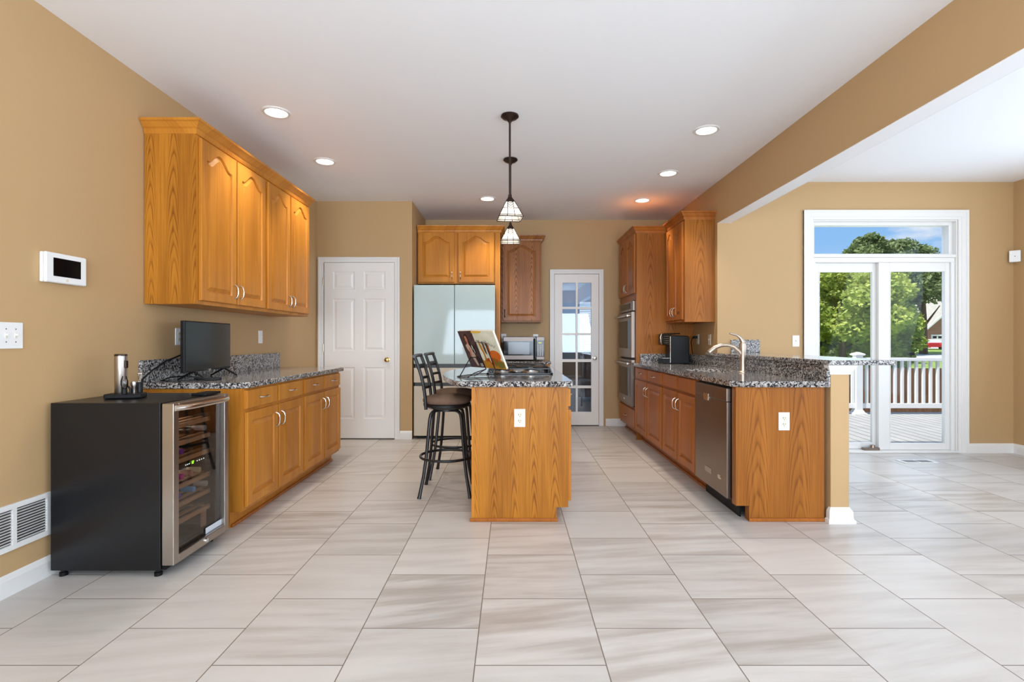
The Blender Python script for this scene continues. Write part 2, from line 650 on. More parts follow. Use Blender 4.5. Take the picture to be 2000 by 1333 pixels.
def copy_thing(root, loc, rz=None, label=None):
    r = root.copy()
    COL.objects.link(r)
    r.location = loc
    if rz is not None:
        r.rotation_euler = (0, 0, rz)
    if label:
        r['label'] = label
    for ch in list(root.children):
        k = ch.copy()
        COL.objects.link(k)
        k.parent = r
        for gch in ch.children:
            d = gch.copy()
            COL.objects.link(d)
            d.parent = k
    return r


def struct(name, mb, m, label=None, cat=None, bevel=0.0, parent=None):
    o = mb.build(name, m, parent, bevel=bevel)
    if parent is None:
        o['kind'] = 'structure'
    if label:
        tag(o, label, cat)
    return o


def wall_y(x0, x1, y0, y1, z0, z1, openings):
    mb = MB()
    xs = x0
    for xa, xb, za, zb in sorted(openings):
        mb.box(xs, xa, y0, y1, z0, z1)
        if za > z0:
            mb.box(xa, xb, y0, y1, z0, za)
        if zb < z1:
            mb.box(xa, xb, y0, y1, zb, z1)
        xs = xb
    return mb.box(xs, x1, y0, y1, z0, z1)


def wall_x(x0, x1, y0, y1, z0, z1, openings):
    mb = MB()
    ys = y0
    for ya, yb, za, zb in sorted(openings):
        mb.box(x0, x1, ys, ya, z0, z1)
        if za > z0:
            mb.box(x0, x1, ya, yb, z0, za)
        if zb < z1:
            mb.box(x0, x1, ya, yb, zb, z1)
        ys = yb
    return mb.box(x0, x1, ys, y1, z0, z1)


# ------------------------------------------------------------------ the room
XL, XR, CZ = -2.327, 2.15, 2.837
YB, YD, YW = 7.05, 6.10, 5.36          # back wall, wall with the white door, wall with the sliding door
XD = 5.25                               # right wall of the dining side
XR2 = XR + 0.135
ROOM = dict(cat='wall')

struct('floor', MB().box(XL - 0.12, XR2, -3.1, YB + 0.12, -0.12, 0).box(XR2, XD + 0.12, -3.1, YW + 0.14, -0.12, 0), M['floor'], 'grey-beige stone-look square floor tiles in running bond', 'floor')
struct('ceiling', MB().box(XL - 0.12, XR2, -3.1, YB + 0.12, CZ, CZ + 0.12).box(XR2, XD + 0.12, -3.1, YW + 0.14, CZ, CZ + 0.12), M['ceiling'], 'smooth white ceiling with recessed lights', 'ceiling')
struct('wall_left', box(XL - 0.12, XL, -3.1, YB + 0.12, 0, CZ), M['wall'], 'tan painted left wall behind the wine cooler', 'wall')
# wall with the white six panel door, and the fridge niche return
DX0, DX1, DZ = -2.245, -1.397, 2.107
struct('wall_door_side', wall_y(XL, -1.19, YD, YD + 0.12, 0, CZ, [(DX0, DX1, 0, DZ)]), M['wall'], 'tan wall around the white six panel door', 'wall')
struct('wall_niche_side', box(-1.31, -1.19, YD + 0.12, YB, 0, CZ), M['wall'], 'tan wall return beside the refrigerator', 'wall')
FX0, FX1, FZ = 0.583, 1.196, 2.092
struct('wall_back', wall_y(-1.31, XR, YB, YB + 0.12, 0, CZ, [(FX0, FX1, 0, FZ)]), M['wall'], 'tan back wall behind the refrigerator and glazed door', 'wall')
struct('wall_right', box(XR, XR2, YW, YB + 0.12, 0, CZ), M['wall'], 'tan right wall behind the coffee maker', 'wall')
BZ = 2.405
mbm = box(XR, XR2, -3.1, YW, BZ + 0.004, CZ)
struct('wall_beam_side', mbm, M['wall'], 'tan header beam between kitchen and dining side', 'wall')
struct('trim_1', MB().box(XR + 0.001, XR2 - 0.001, -3.1, YW, BZ, BZ + 0.004).box(XR2, XR2 + 0.004, -3.1, YW, BZ, CZ), M['ceiling'], 'white underside of the header beam', 'trim')
WX0, WX1, WZ = 3.145, 4.665, 2.44
struct('wall_dining', wall_y(XR2, XD, YW, YW + 0.14, 0, CZ, [(WX0, WX1, 0, WZ)]), M['wall'], 'tan wall around the glass sliding door', 'wall')
struct('wall_dining_right', wall_x(XD, XD + 0.12, -3.1, YW + 0.14, 0, CZ, [(-2.8, 1.6, 0.45, 2.45), (2.7, 4.3, 0.45, 2.45)]), M['wall'], 'tan wall at the far right edge', 'wall')
struct('wall_rear', wall_y(XL, XD, -3.1, -2.98, 0, CZ, [(-1.95, 2.65, 0.45, 2.45)]), M['wall'])

# knee wall under the raised bar with its painted end post
KX0, KX1, KY = 2.06, 2.18, 3.31
struct('wall_knee', box(KX0, KX1, KY, YW, 0, 1.02), M['wall'], 'tan knee wall and end post under the raised bar', 'wall', bevel=0.002)
prof = [(0, 0), (0.028, 0), (0.028, 0.02), (0.018, 0.03), (0.016, 0.075), (0.006, 0.092), (0.0, 0.1)]
struct('trim_2', MB().sweep([(KX0, KY + 0.10), (KX0, KY), (KX1, KY), (KX1, YW)], [(a, z) for a, z in prof][::1]).sweep([(KX0, KY + .1), (KX0, KY), (KX1, KY), (KX1, YW)], [(0, 0.001), (0, 0.001), (0, 0.001)]) if False else MB().sweep([(KX0, KY + 0.02), (KX0, KY), (KX1, KY), (KX1, YW)], prof), M['trim'], 'white base moulding wrapping the end post', 'trim')
cap = [(0, 0.958), (0.004, 0.958), (0.008, 0.97), (0.03, 1.005), (0.034, 1.02), (0, 1.02)]
struct('trim_3', MB().sweep([(KX0, KY + 0.02), (KX0, KY), (KX1, KY), (KX1, YW)], cap), M['trim'], 'white flared cap moulding under the raised bar', 'trim')

# baseboards
BP = [(0, 0), (0.014, 0), (0.014, 0.075), (0.008, 0.092), (0, 0.1)]
struct('baseboard_left', MB().sweep([(XL, YB), (XL, -2.98)][::-1], BP), M['trim'])
struct('baseboard_door_side', MB().sweep([(-1.336, YD), (-1.19, YD)], BP), M['trim'])
struct('baseboard_back', MB().sweep([(1.29, YB), (1.60, YB)], BP), M['trim'])
struct('baseboard_dining', MB().sweep([(4.775, YW), (XD, YW), (XD, -2.98)], BP), M['trim'])


def casing(x0, x1, z1, y, w, t, name='casing', parent=None, legs_to=0.0):
    """door casing around an opening x0..x1, top z1, lying on plane y facing -Y"""
    mb = MB()
    for (a, b) in ((0.0, t * 0.6), (w * 0.62, t)):
        mb.box(x0 - w, x0 - a, y - b, y, legs_to, z1 + w)
        mb.box(x1 + a, x1 + w, y - b, y, legs_to, z1 + w)
        mb.box(x0 - a, x1 + a, y - b, y, z1 + a, z1 + w)
    return mb.build(name, M['trim'], parent, bevel=0.003)


# door 1: white six panel door
def panel_slab(x0, x1, z0, z1, yf, t, cells):
    """flat slab with raised panels in cells (xa,xb,za,zb); front plane yf faces -Y"""
    xs = sorted({x0, x1} | {v for q in cells for v in q[:2]})
    zs = sorted({z0, z1} | {v for q in cells for v in q[2:]})
    mb = MB()
    for i in range(len(xs) - 1):
        for k in range(len(zs) - 1):
            a, b, p, q = xs[i], xs[i + 1], zs[k], zs[k + 1]
            R = lambda d, y: [(a + d, y, p + d), (b - d, y, p + d), (b - d, y, q - d), (a + d, y, q - d)]
            if any(abs(cx[0] - a) < 1e-6 and abs(cx[1] - b) < 1e-6 and abs(cx[2] - p) < 1e-6 and abs(cx[3] - q) < 1e-6 for cx in cells):
                mb.loops([R(0, yf), R(0.008, yf + 0.009), R(0.02, yf + 0.009), R(0.042, yf + 0.002)], cap0=False)
            else:
                mb.add(R(0, yf), [(0, 1, 2, 3)])
    mb.add([(x0, yf, z0), (x1, yf, z0), (x1, yf, z1), (x0, yf, z1), (x0, yf + t, z0), (x1, yf + t, z0), (x1, yf + t, z1), (x0, yf + t, z1)],
           [(0, 4, 5, 1), (1, 5, 6, 2), (2, 6, 7, 3), (3, 7, 4, 0), (4, 7, 6, 5)])
    return mb


d1 = thing('door_1', 'white six panel door with brass knob', 'door', kind='structure')
P6 = []
for a, b in ((-2.129, -1.875), (-1.766, -1.509)):
    for p, q in ((0.244, 0.859), (1.053, 1.674), (1.784, 1.999)):
        P6.append((a, b, p, q))
panel_slab(DX0 + 0.003, DX1 - 0.003, 0.012, DZ - 0.003, YD - 0.004, 0.036, P6).build('door_leaf', M['door'], d1)
casing(DX0, DX1, DZ, YD, 0.062, 0.022, 'casing', d1)
MB().box(DX0 - 0.004, DX0 + 0.01, YD - 0.004, YD + 0.12, 0, DZ).box(DX1 - 0.01, DX1 + 0.004, YD + 0.036, YD + 0.12, 0, DZ).box(DX0, DX1, YD + 0.036, YD + 0.12, DZ - 0.01, DZ + 0.004).build('jamb', M['trim'], d1)
for hz in (0.24, 1.09, 1.88):
    k = MB().lathe([(0.008, -0.045), (0.008, 0.045)], 10, (DX0, YD - 0.012, hz)).build('hinge', M['nickel'], d1, smooth=True)
k = MB().lathe([(0.028, 0), (0.028, -0.004), (0.012, -0.008), (0.011, -0.03), (0.024, -0.04), (0.028, -0.052), (0.022, -0.064), (0.005, -0.068)], 20, (-1.482, YD - 0.004, 0.948), 'y').build('knob', M['brass'], d1, smooth=True)
MB().box(DX0, DX1, YD - 0.01, YD + 0.12, 0.0005, 0.012).build('threshold', M['slot'], d1)

# door 2: glazed french door
d2 = thing('door_2', 'white ten pane glazed door on the back wall', 'door', kind='structure')
lx0, lx1, lz0, lz1 = FX0 + 0.004, FX1 - 0.004, 0.012, FZ - 0.004
fd = MB()
cols = [(0.694, 0.878), (0.9045, 1.091)]
rows = [(0.193, 0.519), (0.555, 0.880), (0.919, 1.2505), (1.279, 1.610), (1.64, 1.972)]
xs = [lx0, cols[0][0], cols[0][1], cols[1][0], cols[1][1], lx1]
zs = [lz0] + [v for r in rows for v in r] + [lz1]
for i in range(5):
    for k in range(11):
        if i in (1, 3) and k % 2 == 1:
            continue
        mid = (i == 2) or (i in (1, 3) and 1 < k < 9)
        yy = 0.006 if mid else 0.0
        fd.box(xs[i], xs[i + 1], YB - 0.004 + yy, YB + 0.032 - yy, zs[k], zs[k + 1])
fd.build('door_leaf', M['door'], d2)
for r in rows:
    for q in cols:
        box(q[0] - 0.004, q[1] + 0.004, YB + 0.012, YB + 0.016, r[0] - 0.004, r[1] + 0.004).build('pane', M['pane_office'], d2)
casing(FX0, FX1, FZ, YB, 0.062, 0.022, 'casing', d2)
MB().lathe([(0.028, 0), (0.028, -0.004), (0.012, -0.008), (0.011, -0.03), (0.024, -0.04), (0.028, -0.052), (0.022, -0.064), (0.005, -0.068)], 20, (1.135, YB - 0.004, 0.935), 'y').build('knob', M['nickel'], d2, smooth=True)
MB().box(FX0, FX1, YB - 0.01, YB + 0.12, 0.0005, 0.012).build('threshold', M['slot'], d2)

# the study seen through its panes
struct('floor_study', box(-0.6, 3.2, YB + 0.12, 11.0, -0.12, 0.0), M['office_floor'])
struct('wall_study_back', wall_y(-0.6, 3.2, 10.9, 11.02, 0, CZ, [(1.44, 2.3, 0.75, 1.98)]), M['office_wall'])
struct('wall_study_left', box(-0.7, -0.6, YB + 0.12, 11.02, 0, CZ), M['office_wall'])
struct('wall_study_right', wall_x(3.2, 3.3, YB + 0.12, 11.02, 0, CZ, [(8.8, 10.4, 0.9, 2.3)]), M['office_wall'])
struct('ceiling_study', box(-0.7, 3.3, YB + 0.12, 11.02, CZ, CZ + 0.12), M['office_wall'])
light('added_study_fill', 'AREA', (3.14, 9.6, 1.6), (PI / 2, 0, PI / 2), 48, (0.8, 0.9, 1.0), 1.6, 1.4)  # added lamp at an unseen side window, brightens the study
bl = thing('window_blind', 'white slatted blind seen through the glazed door', 'blind', (1.44, 10.86, 0.75))
sl = MB()
for i in range(26):
    z = 0.02 + i * 0.046
    sl.add([(0.005, -0.02, z + 0.014), (0.855, -0.02, z + 0.014), (0.855, 0.012, z - 0.006), (0.005, 0.012, z - 0.006)], [(0, 1, 2, 3)])
sl.build('slats', M['blind'], bl)
box(0.0, 0.86, -0.03, 0.02, 1.2, 1.24).build('head_rail', M['blind'], bl)
cr_ = thing('credenza', 'dark credenza in the study behind the glazed door', 'cabinet', (0.85, 9.9, 0))
MB().box(0, 1.0, 0, 0.5, 0.08, 0.93).build('body', M['office_dark'], cr_, bevel=0.004)
MB().box(-0.02, 1.02, -0.02, 0.52, 0.93, 0.96).build('top', M['office_dark'], cr_, bevel=0.004)
for lx in (0.02, 0.92):
    for ly in (0.02, 0.42):
        box(lx, lx + 0.06, ly, ly + 0.06, 0, 0.08).build('leg', M['office_dark'], cr_)
oc = thing('study_chair', 'dark high-backed chair in the study behind the glazed door', 'chair', (1.17, 8.9, 0), 0.5)
MB().box(-0.22, 0.22, -0.22, 0.22, 0.42, 0.5).build('seat', M['office_dark'], oc, bevel=0.02)
MB().box(-0.22, 0.22, 0.17, 0.23, 0.5, 0.98).build('backrest', M['office_dark'], oc, bevel=0.02)
for sx in (-0.19, 0.19):
    for sy in (-0.19, 0.19):
        MB().tube([(sx, sy, 0.0), (sx, sy, 0.42)], 0.016, 8).build('leg', M['office_dark'], oc)

# door 3 sliding patio door + window 1 transom
YG = YW + 0.085
d3 = thing('door_3', 'white two panel glass sliding patio door', 'door', kind='structure')
fr = MB().box(WX0 + .0125, WX0 + 0.045, YW + 0.02, YW + 0.14, 0.0225, 2.0).box(WX1 - 0.05, WX1 - .0125, YW + 0.02, YW + 0.14, 0.0225, 2.0)
fr.box(WX0 + .0125, WX1 - .0125, YW + 0.02, YW + 0.14, 2.0, 2.0495).box(WX0 + .001, WX1 - .001, YW + 0.021, YW + 0.14, 0.0, 0.022)
fr.build('door_frame', M['trim'], d3, bevel=0.003)


def slider(x0, x1, gx0, gx1, y, nm='sliding_panel'):
    z0, z1, gz0, gz1 = 0.024, 2.0, 0.092, 1.906
    p = MB().box(x0, gx0, y, y + 0.038, z0, z1).box(gx1, x1, y, y + 0.038, z0, z1).box(gx0, gx1, y, y + 0.038, z0, gz0).box(gx0, gx1, y, y + 0.038, gz1, z1)
    p.box(gx0, gx0 + .008, y - .004, y + .03, gz0, gz1).box(gx1 - .008, gx1, y - .004, y + .03, gz0, gz1)
    pn = p.build(nm, M['trim'], d3, bevel=0.003)
    box(gx0, gx1, y + 0.016, y + 0.022, gz0, gz1).build('pane', M['pane'], pn)
    return pn


slider(3.19, 3.90, 3.263, 3.838, YW + 0.085, 'fixed_panel')
slider(3.868, 4.615, 3.985, 4.572, YW + 0.04)
MB().box(3.70, 3.86, YW + 0.012, YW + 0.06, 0.022, 0.05).lathe([(0.0, 0), (0.026, 0), (0.022, 0.026), (0.0, 0.03)], 14, (3.80, YW + 0.036, 0.05)).build('foot_lock', M['steel_dark'], d3, smooth=True)
box(WX0 - 0.002, WX1 + 0.002, YW - 0.012, YW + 0.02, 0.0005, 0.022).build('sill', M['trim'], d3, bevel=0.003)
cs = MB()
cw = 0.1
for (a, b) in ((0.0, 0.014), (0.03, 0.02), (0.075, 0.028)):
    cs.box(WX0 - cw, WX0 - a, YW - b, YW, 0, WZ + cw)
    cs.box(WX1 + a, WX1 + cw, YW - b, YW, 0, WZ + cw)
    cs.box(WX0 - a, WX1 + a, YW - b, YW, WZ + a, WZ + cw)
cs.build('casing', M['trim'], d3, bevel=0.003)
w1 = thing('window_1', 'narrow transom window above the sliding door', 'window', kind='structure')
tz0, tz1 = 2.06, WZ
MB().box(WX0 + .0005, WX0 + 0.05, YW + 0.05, YW + 0.14, tz0 + .0005, tz1 - .0005).box(WX1 - 0.05, WX1 - .0005, YW + 0.05, YW + 0.14, tz0 + .0005, tz1 - .0005).box(WX0 + 0.05, WX1 - 0.05, YW + 0.05, YW + 0.14, tz0 + .0005, tz0 + 0.035).box(WX0 + 0.05, WX1 - 0.05, YW + 0.05, YW + 0.14, tz1 - 0.045, tz1 - .0005).build('window_frame', M['trim'], w1, bevel=0.003)
MB().box(WX0 + 0.013, WX1 - 0.013, YW + 0.004, YW + 0.049, tz0 - 0.01, tz0 + 0.02).build('mullion', M['trim'], w1, bevel=0.003)
box(WX0 + 0.05, WX1 - 0.05, YW + 0.095, YW + 0.1, tz0 + 0.035, tz1 - 0.045).build('pane', M['pane'], w1)
MB().box(WX0 + .0005, WX0 + .012, YW + 0.0005, YW + .0495, 0.023, WZ - .0125).box(WX1 - .012, WX1 - .0005, YW + .0005, YW + .0495, 0.023, WZ - .0125).box(WX0 + .0005, WX1 - .0005, YW + .0005, YW + .0495, WZ - .012, WZ - .0005).build('jamb', M['trim'], d3)

# ------------------------------------------------------------------ cabinets


def arch_loop(x0, x1, z0, z1, rise, y, n=18):
    pts = [(x0, y, z0), (x1, y, z0)]
    cx, hw = (x0 + x1) / 2, (x1 - x0) / 2
    for i in range(n + 1):
        u = 1 - 2 * i / n
        s = min(1.0, abs(u) / 0.86)
        k = (0.5 + 0.5 * math.cos(PI * s)) ** 0.85
        pts.append((cx + u * hw, y, z1 - rise + rise * k))
    return pts


def rect_loop(x0, x1, z0, z1, y, n=18):
    pts = [(x0, y, z0), (x1, y, z0)]
    for i in range(n + 1):
        u = 1 - 2 * i / n
        pts.append(((x0 + x1) / 2 + u * (x1 - x0) / 2, y, z1))
    return pts


def cab_door(x0, x1, z0, z1, arch, t=0.02, stile=0.058):
    """overlay raised panel door, back at y=0, front at y=-t"""
    rise = min(0.075, (x1 - x0) * 0.2) if arch else 0.0
    top = z1 - stile * (0.8 if arch else 1.0)
    a, b, p = x0 + stile, x1 - stile, z0 + stile
    mb = MB()
    ls = [rect_loop(x0, x1, z0, z1, 0), rect_loop(x0, x1, z0, z1, -t + 0.004), rect_loop(x0 + 0.004, x1 - 0.004, z0 + 0.004, z1 - 0.004, -t)]
    A = lambda d, y: arch_loop(a + d, b - d, p + d, top - d, rise * (1 - d * 4), y)
    ls += [A(0, -t), A(0.004, -t + 0.011), A(0.011, -t + 0.011), A(0.036, -t + 0.001)]
    mb.loops(ls)
    mb.v = [(a_, b_ - 0.003, c_) for a_, b_, c_ in mb.v]
    return mb


def pull(x, z, vertical, y=-0.022, L=0.096):
    pts, rs = [], []
    for i in range(13):
        s = -1 + 2 * i / 12
        d = 0.028 * math.sqrt(max(0.0, 1 - abs(s) ** 2.6))
        q = s * L / 2
        pts.append((x, y - d, z + q) if vertical else (x + q, y - d, z))
        rs.append(0.0042 + 0.0022 * abs(s) ** 4)
    return MB().tube(pts, rs, 8)


def cabinet(name, label, loc, rz, Wd, D, z0, z1, fronts, toe=0.0, crown=None, m='oak', side=None, cat='cabinet', handle_m='nickel', group=None, carcass=True):
    r = thing(name, label, cat, loc, rz, group)
    if carcass:
        box(0, Wd, 0, D, z0, z1).build('carcass', M[m], r, bevel=0.0015)
    if toe > 0:
        box(0.0, Wd, 0.075, D, 0, toe).build('toe_kick', M[m], r)
        box(0.0, Wd, 0.06, 0.075, 0, 0.02).build('shoe_moulding', M['oak_dark'], r, bevel=0.004)
    for f in fronts:
        kind, a, b, p, q = f[:5]
        if kind == 'door':
            d = cab_door(a, b, p, q, f[5]).build('door', M[m], r, smooth=True, angle=14)
            hx = a + 0.03 if f[6] == 'L' else b - 0.03
            pull(hx, f[7], True).build('handle', M[handle_m], d, smooth=True)
        else:
            mb = MB().loops([rect_loop(a, b, p, q, 0), rect_loop(a, b, p, q, -0.016), rect_loop(a + 0.006, b - 0.006, p + 0.006, q - 0.006, -0.02)])
            d = mb.build('drawer' if kind == 'drawer' else 'false_front', M[m], r)
            if kind == 'drawer':
                pull((a + b) / 2, (p + q) / 2, False).build('handle', M[handle_m], d, smooth=True)
    if crown:
        MB().sweep(crown[0], [(0, z1 - 0.012)] + [(o, z1 + h) for o, h in CROWN] + [(0, z1 + CROWN[-1][1])]).build('crown', M[m], r)
        xs_ = [p[0] for p in crown[0]]
        ys_ = [p[1] for p in crown[0]]
        box(min(xs_), max(xs_), min(ys_), D, z1, z1 + CROWN[-1][1] - 0.005).build('top_filler', M[m], r)
    return r


CROWN = [(0.008, -0.012), (0.012, 0.0), (0.014, 0.018), (0.024, 0.026), (0.040, 0.052), (0.050, 0.058), (0.052, 0.072)]


def base_fronts(w, pairs=True, false=False):
    h = w / 2
    k = 'false' if false else 'drawer'
    return [(k, 0.02, h - 0.012, 0.745, 0.862), (k, h + 0.012, w - 0.02, 0.745, 0.862),
            ('door', 0.02, h - 0.012, 0.125, 0.722, False, 'R', 0.62), ('door', h + 0.012, w - 0.02, 0.125, 0.722, False, 'L', 0.62)]


# left run (faces +X)
LF = -1.695
LD = LF - XL
c1 = cabinet('base_cabinet', 'oak base cabinet directly behind the wine cooler, under the television', (LF, 3.22, 0), PI / 2, 0.905, LD - 0.004, 0.1, 0.876, base_fronts(0.905), 0.1)
MB().prism([(0, 0.1), (0, 0.876), (LD - 0.004, 0.876), (LD - 0.004, 0), (0.075, 0), (0.075, 0.1)], -0.008, 0.0, 'x').build('side_panel', M['oak'], c1)
c2 = cabinet('base_cabinet', 'oak base cabinet beside the white six panel door', (LF, 4.125, 0), PI / 2, 0.89, LD - 0.004, 0.1, 0.876, base_fronts(0.89), 0.1)
# uppers
UF = -2.0
UD = UF - XL - 0.004


def upper_fronts(w, z0, z1):
    h = w / 2
    return [('door', 0.022, h - 0.008, z0, z1, True, 'R', z0 + 0.09), ('door', h + 0.008, w - 0.022, z0, z1, True, 'L', z0 + 0.09)]


u1 = cabinet('wall_cabinet', 'oak wall cabinet on the left wall above the television', (UF, 3.24, 0), PI / 2, 0.895, UD, 1.41, 2.498, upper_fronts(0.895, 1.435, 2.47), 0, ([(0, UD), (0, 0), (0.895, 0)], 1))
box(-0.006, 0, 0, UD, 1.41, 2.498).build('side_panel', M['oak_panel'], u1)
u2 = cabinet('wall_cabinet', 'oak wall cabinet on the left wall nearest the white door', (UF, 4.135, 0), PI / 2, 0.885, UD, 1.41, 2.498, upper_fronts(0.885, 1.435, 2.47), 0, ([(0, 0), (0.885, 0), (0.885, UD)], 1))

# left worktop with backsplash
wl = thing('worktop', 'speckled granite worktop on the left wall holding the television', 'worktop', (-1.66, 3.185, 0.877))
t0 = -2.327 + 1.66 + 0.002
MB().prism([(t0, 0), (-0.06, 0), (0, 0.06), (0, 1.87), (-0.03, 1.90), (t0, 1.90)], 0, 0.037).build('slab', M['granite'], wl, bevel=0.006)
box(t0, t0 + 0.022, 0.0, 1.9, 0.037, 0.178).build('backsplash', M['granite'], wl, bevel=0.002)

# ---------------- refrigerator and its cabinets (face -Y)
rf = thing('refrigerator', 'pale blue and beige glass-front four door refrigerator', 'refrigerator', (-1.172, 6.1, 0))
RW = 0.972
box(0.004, RW - 0.004, 0.05, 0.80, 0.035, 1.825).build('body', M['fridge_body'], rf, bevel=0.004)
for a, b in ((0.002, 0.483), (0.489, RW - 0.002)):
    box(a, b, 0, 0.045, 0.897, 1.839).build('upper_door', M['fridge_glass'], rf, bevel=0.004)
box(0.002, RW - 0.002, 0, 0.045, 0.675, 0.85).build('middle_drawer', M['fridge_beige'], rf, bevel=0.004)
box(0.002, RW - 0.002, 0, 0.045, 0.04, 0.632).build('lower_drawer', M['fridge_beige'], rf, bevel=0.004)
for a, b in ((0.06, 0.12), (RW - 0.12, RW - 0.06)):
    box(a, b, 0.08, 0.16, 0.0, 0.035).build('foot', M['black_plastic'], rf)
    box(a, b, 0.68, 0.76, 0.0, 0.035).build('foot', M['black_plastic'], rf)
w = 0.963
cf = cabinet('wall_cabinet', 'oak cabinet above the refrigerator with arched doors', (-1.178, 6.39, 0), 0, w, YB - 6.394, 1.885, 2.535,
             [('door', 0.012, 0.462, 1.902, 2.522, True, 'R', 1.99), ('door', 0.507, 0.955, 1.902, 2.522, True, 'L', 1.99)], 0, ([(-0.0, 0), (w + 0.07, 0), (w + 0.07, YB - 6.394)], 1))
box(w + 0.004, w + 0.068, 0.0, YB - 6.394, 0.0, 2.535).build('side_panel', M['oak'], cf)
w = 0.53
cabinet('wall_cabinet', 'single door oak wall cabinet above the microwave', (-0.143, 6.725, 0), 0, w, YB - 6.729, 1.415, 2.488,
        [('door', 0.018, w - 0.018, 1.432, 2.474, True, 'L', 1.53)], 0, ([(0.0, 0), (w, 0), (w, YB - 6.729)], 1), m='oak_grainy', handle_m='bronze')
cabinet('base_cabinet', 'oak base cabinet under the microwave, behind the island', (-0.14, 6.46, 0), 0, 0.62, 0.584, 0.1, 0.876,
        [('drawer', 0.02, 0.6, 0.745, 0.862), ('door', 0.02, 0.6, 0.125, 0.722, False, 'L', 0.62)], 0.1)
wb = MB().box(-0.145, 0.49, 6.43, YB - 0.003, 0.877, 0.914).build('worktop', M['granite'], bevel=0.005)
tag(wb, 'short granite worktop under the microwave', 'worktop')

# ---------------- right run (faces -X): local x runs towards the camera
RF = 1.47
RDp = 2.03 - RF
cabinet('base_cabinet', 'oak base cabinet next to the double oven', (RF, 6.05, 0), -PI / 2, 1.10, RDp, 0.1, 0.876, base_fronts(1.10), 0.1, m='oak_dark')
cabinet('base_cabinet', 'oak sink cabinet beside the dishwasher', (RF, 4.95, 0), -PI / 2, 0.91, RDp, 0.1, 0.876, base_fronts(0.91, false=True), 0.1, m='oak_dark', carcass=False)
snk = [o for o in COL.objects if o.name.startswith('base_cabinet') and not o.parent][-1]
MB().box(0, 0.91, 0, 0.02, 0.1, 0.876).box(0, 0.02, 0.02, RDp, 0.1, 0.876).box(0.89, 0.91, 0.02, RDp, 0.1, 0.876).box(0.02, 0.89, 0.02, RDp, 0.1, 0.12).build('carcass', M['oak_dark'], snk, bevel=0.0015)
# dishwasher
dw = thing('dishwasher', 'brushed steel dishwasher under the right granite worktop', 'dishwasher', (RF, 4.025, 0), -PI / 2)
box(0.012, 0.603, 0.0, RDp - 0.03, 0.1, 0.865).build('tub', M['black_plastic'], dw)
box(0.012, 0.603, -0.034, -0.002, 0.12, 0.765).build('door', M['steel_dark'], dw, bevel=0.003)
box(0.012, 0.603, -0.036, -0.002, 0.767, 0.858).build('control_strip', M['steel_dark'], dw, bevel=0.004)
MB().box(0.20, 0.29, -0.040, -0.034, 0.74, 0.79).build('latch_pocket', M['nickel'], dw, bevel=0.002)
MB().box(0.22, 0.34, -0.037, -0.034, 0.215, 0.255).build('badge_plate', M['steel'], dw, bevel=0.001)
MB().lathe([(0.0, -0.038), (0.018, -0.038), (0.022, -0.034)], 20, (0.48, 0, 0.235), 'y', 1.5, 0.8).build('oval_badge', M['nickel'], dw, smooth=True)
box(0.012, 0.603, 0.05, 0.06, 0.0, 0.1).build('toe_panel', M['black_plastic'], dw)
# end panel
ep = MB().prism([(RF - 0.012, 0.1), (RF - 0.012, 0.876), (2.035, 0.876), (2.035, 0.0), (RF + 0.075, 0.0), (RF + 0.075, 0.1)], 3.335, 3.395, 'y')
epo = ep.build('end_panel', M['oak_fine'], None, bevel=0.0015)
epo = tag(epo, 'oak end panel with outlet at the peninsula, beside the post', 'panel')
box(RF + 0.07, 2.03, 3.322, 3.3345, 0.0005, 0.022).build('shoe_moulding', M['oak_dark'], epo, bevel=0.003)
box(2.0355, KX0 - 0.002, 3.38, 3.42, 0.02, 0.876).build('shade_strip', M['oak_dark'], epo)  # dark filler standing in for the shade between panel and post
# oven tower
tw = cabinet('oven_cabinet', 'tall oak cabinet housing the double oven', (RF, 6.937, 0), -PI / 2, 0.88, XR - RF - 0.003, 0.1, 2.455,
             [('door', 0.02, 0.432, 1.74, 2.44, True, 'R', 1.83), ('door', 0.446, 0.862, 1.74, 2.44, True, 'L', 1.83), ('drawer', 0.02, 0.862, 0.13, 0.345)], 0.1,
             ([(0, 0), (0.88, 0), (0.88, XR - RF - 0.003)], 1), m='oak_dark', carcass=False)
TD = XR - RF - 0.003
MB().box(0, 0.055, 0, TD, 0.1, 2.455).box(0.825, 0.88, 0, TD, 0.1, 2.455).box(0.055, 0.825, 0, TD, 1.66, 2.455).box(0.055, 0.825, 0, TD, 0.1, 0.37).box(0.055, 0.825, TD - 0.02, TD, 0.37, 1.66).build('carcass', M['oak_dark'], tw, bevel=0.0015)
box(0.88, 0.886, 0.0, TD, 0.0, 2.455).build('side_panel', M['oak_fine'], tw)
ov = thing('double_oven', 'stainless steel double wall oven in the oak tower', 'oven', (RF, 6.937, 0), -PI / 2)
box(0.06, 0.82, 0.0, TD - 0.06, 0.375, 1.655).build('body', M['black_plastic'], ov)
box(0.058, 0.822, -0.028, -0.001, 1.535, 1.652).build('control_panel', M['steel_dark'], ov, bevel=0.003)
box(0.16, 0.70, -0.031, -0.028, 1.56, 1.635).build('display', M['black_gloss'], ov)
for p, q in ((0.97, 1.52), (0.385, 0.945)):
    d = MB().box(0.058, 0.822, -0.045, -0.001, p, q).build('oven_door', M['steel_dark'], ov, bevel=0.004)
    box(0.13, 0.75, -0.048, -0.045, p + 0.11, q - 0.1).build('oven_window', M['black_gloss'], d)
    hb = MB().tube([(0.08, -0.085, q - 0.045), (0.8, -0.085, q - 0.045)], 0.012, 12)
    for hx in (0.11, 0.77):
        hb.tube([(hx, -0.044, q - 0.045), (hx, -0.085, q - 0.045)], 0.009, 8)
    hb.build('handle', M['steel'], d, smooth=True)
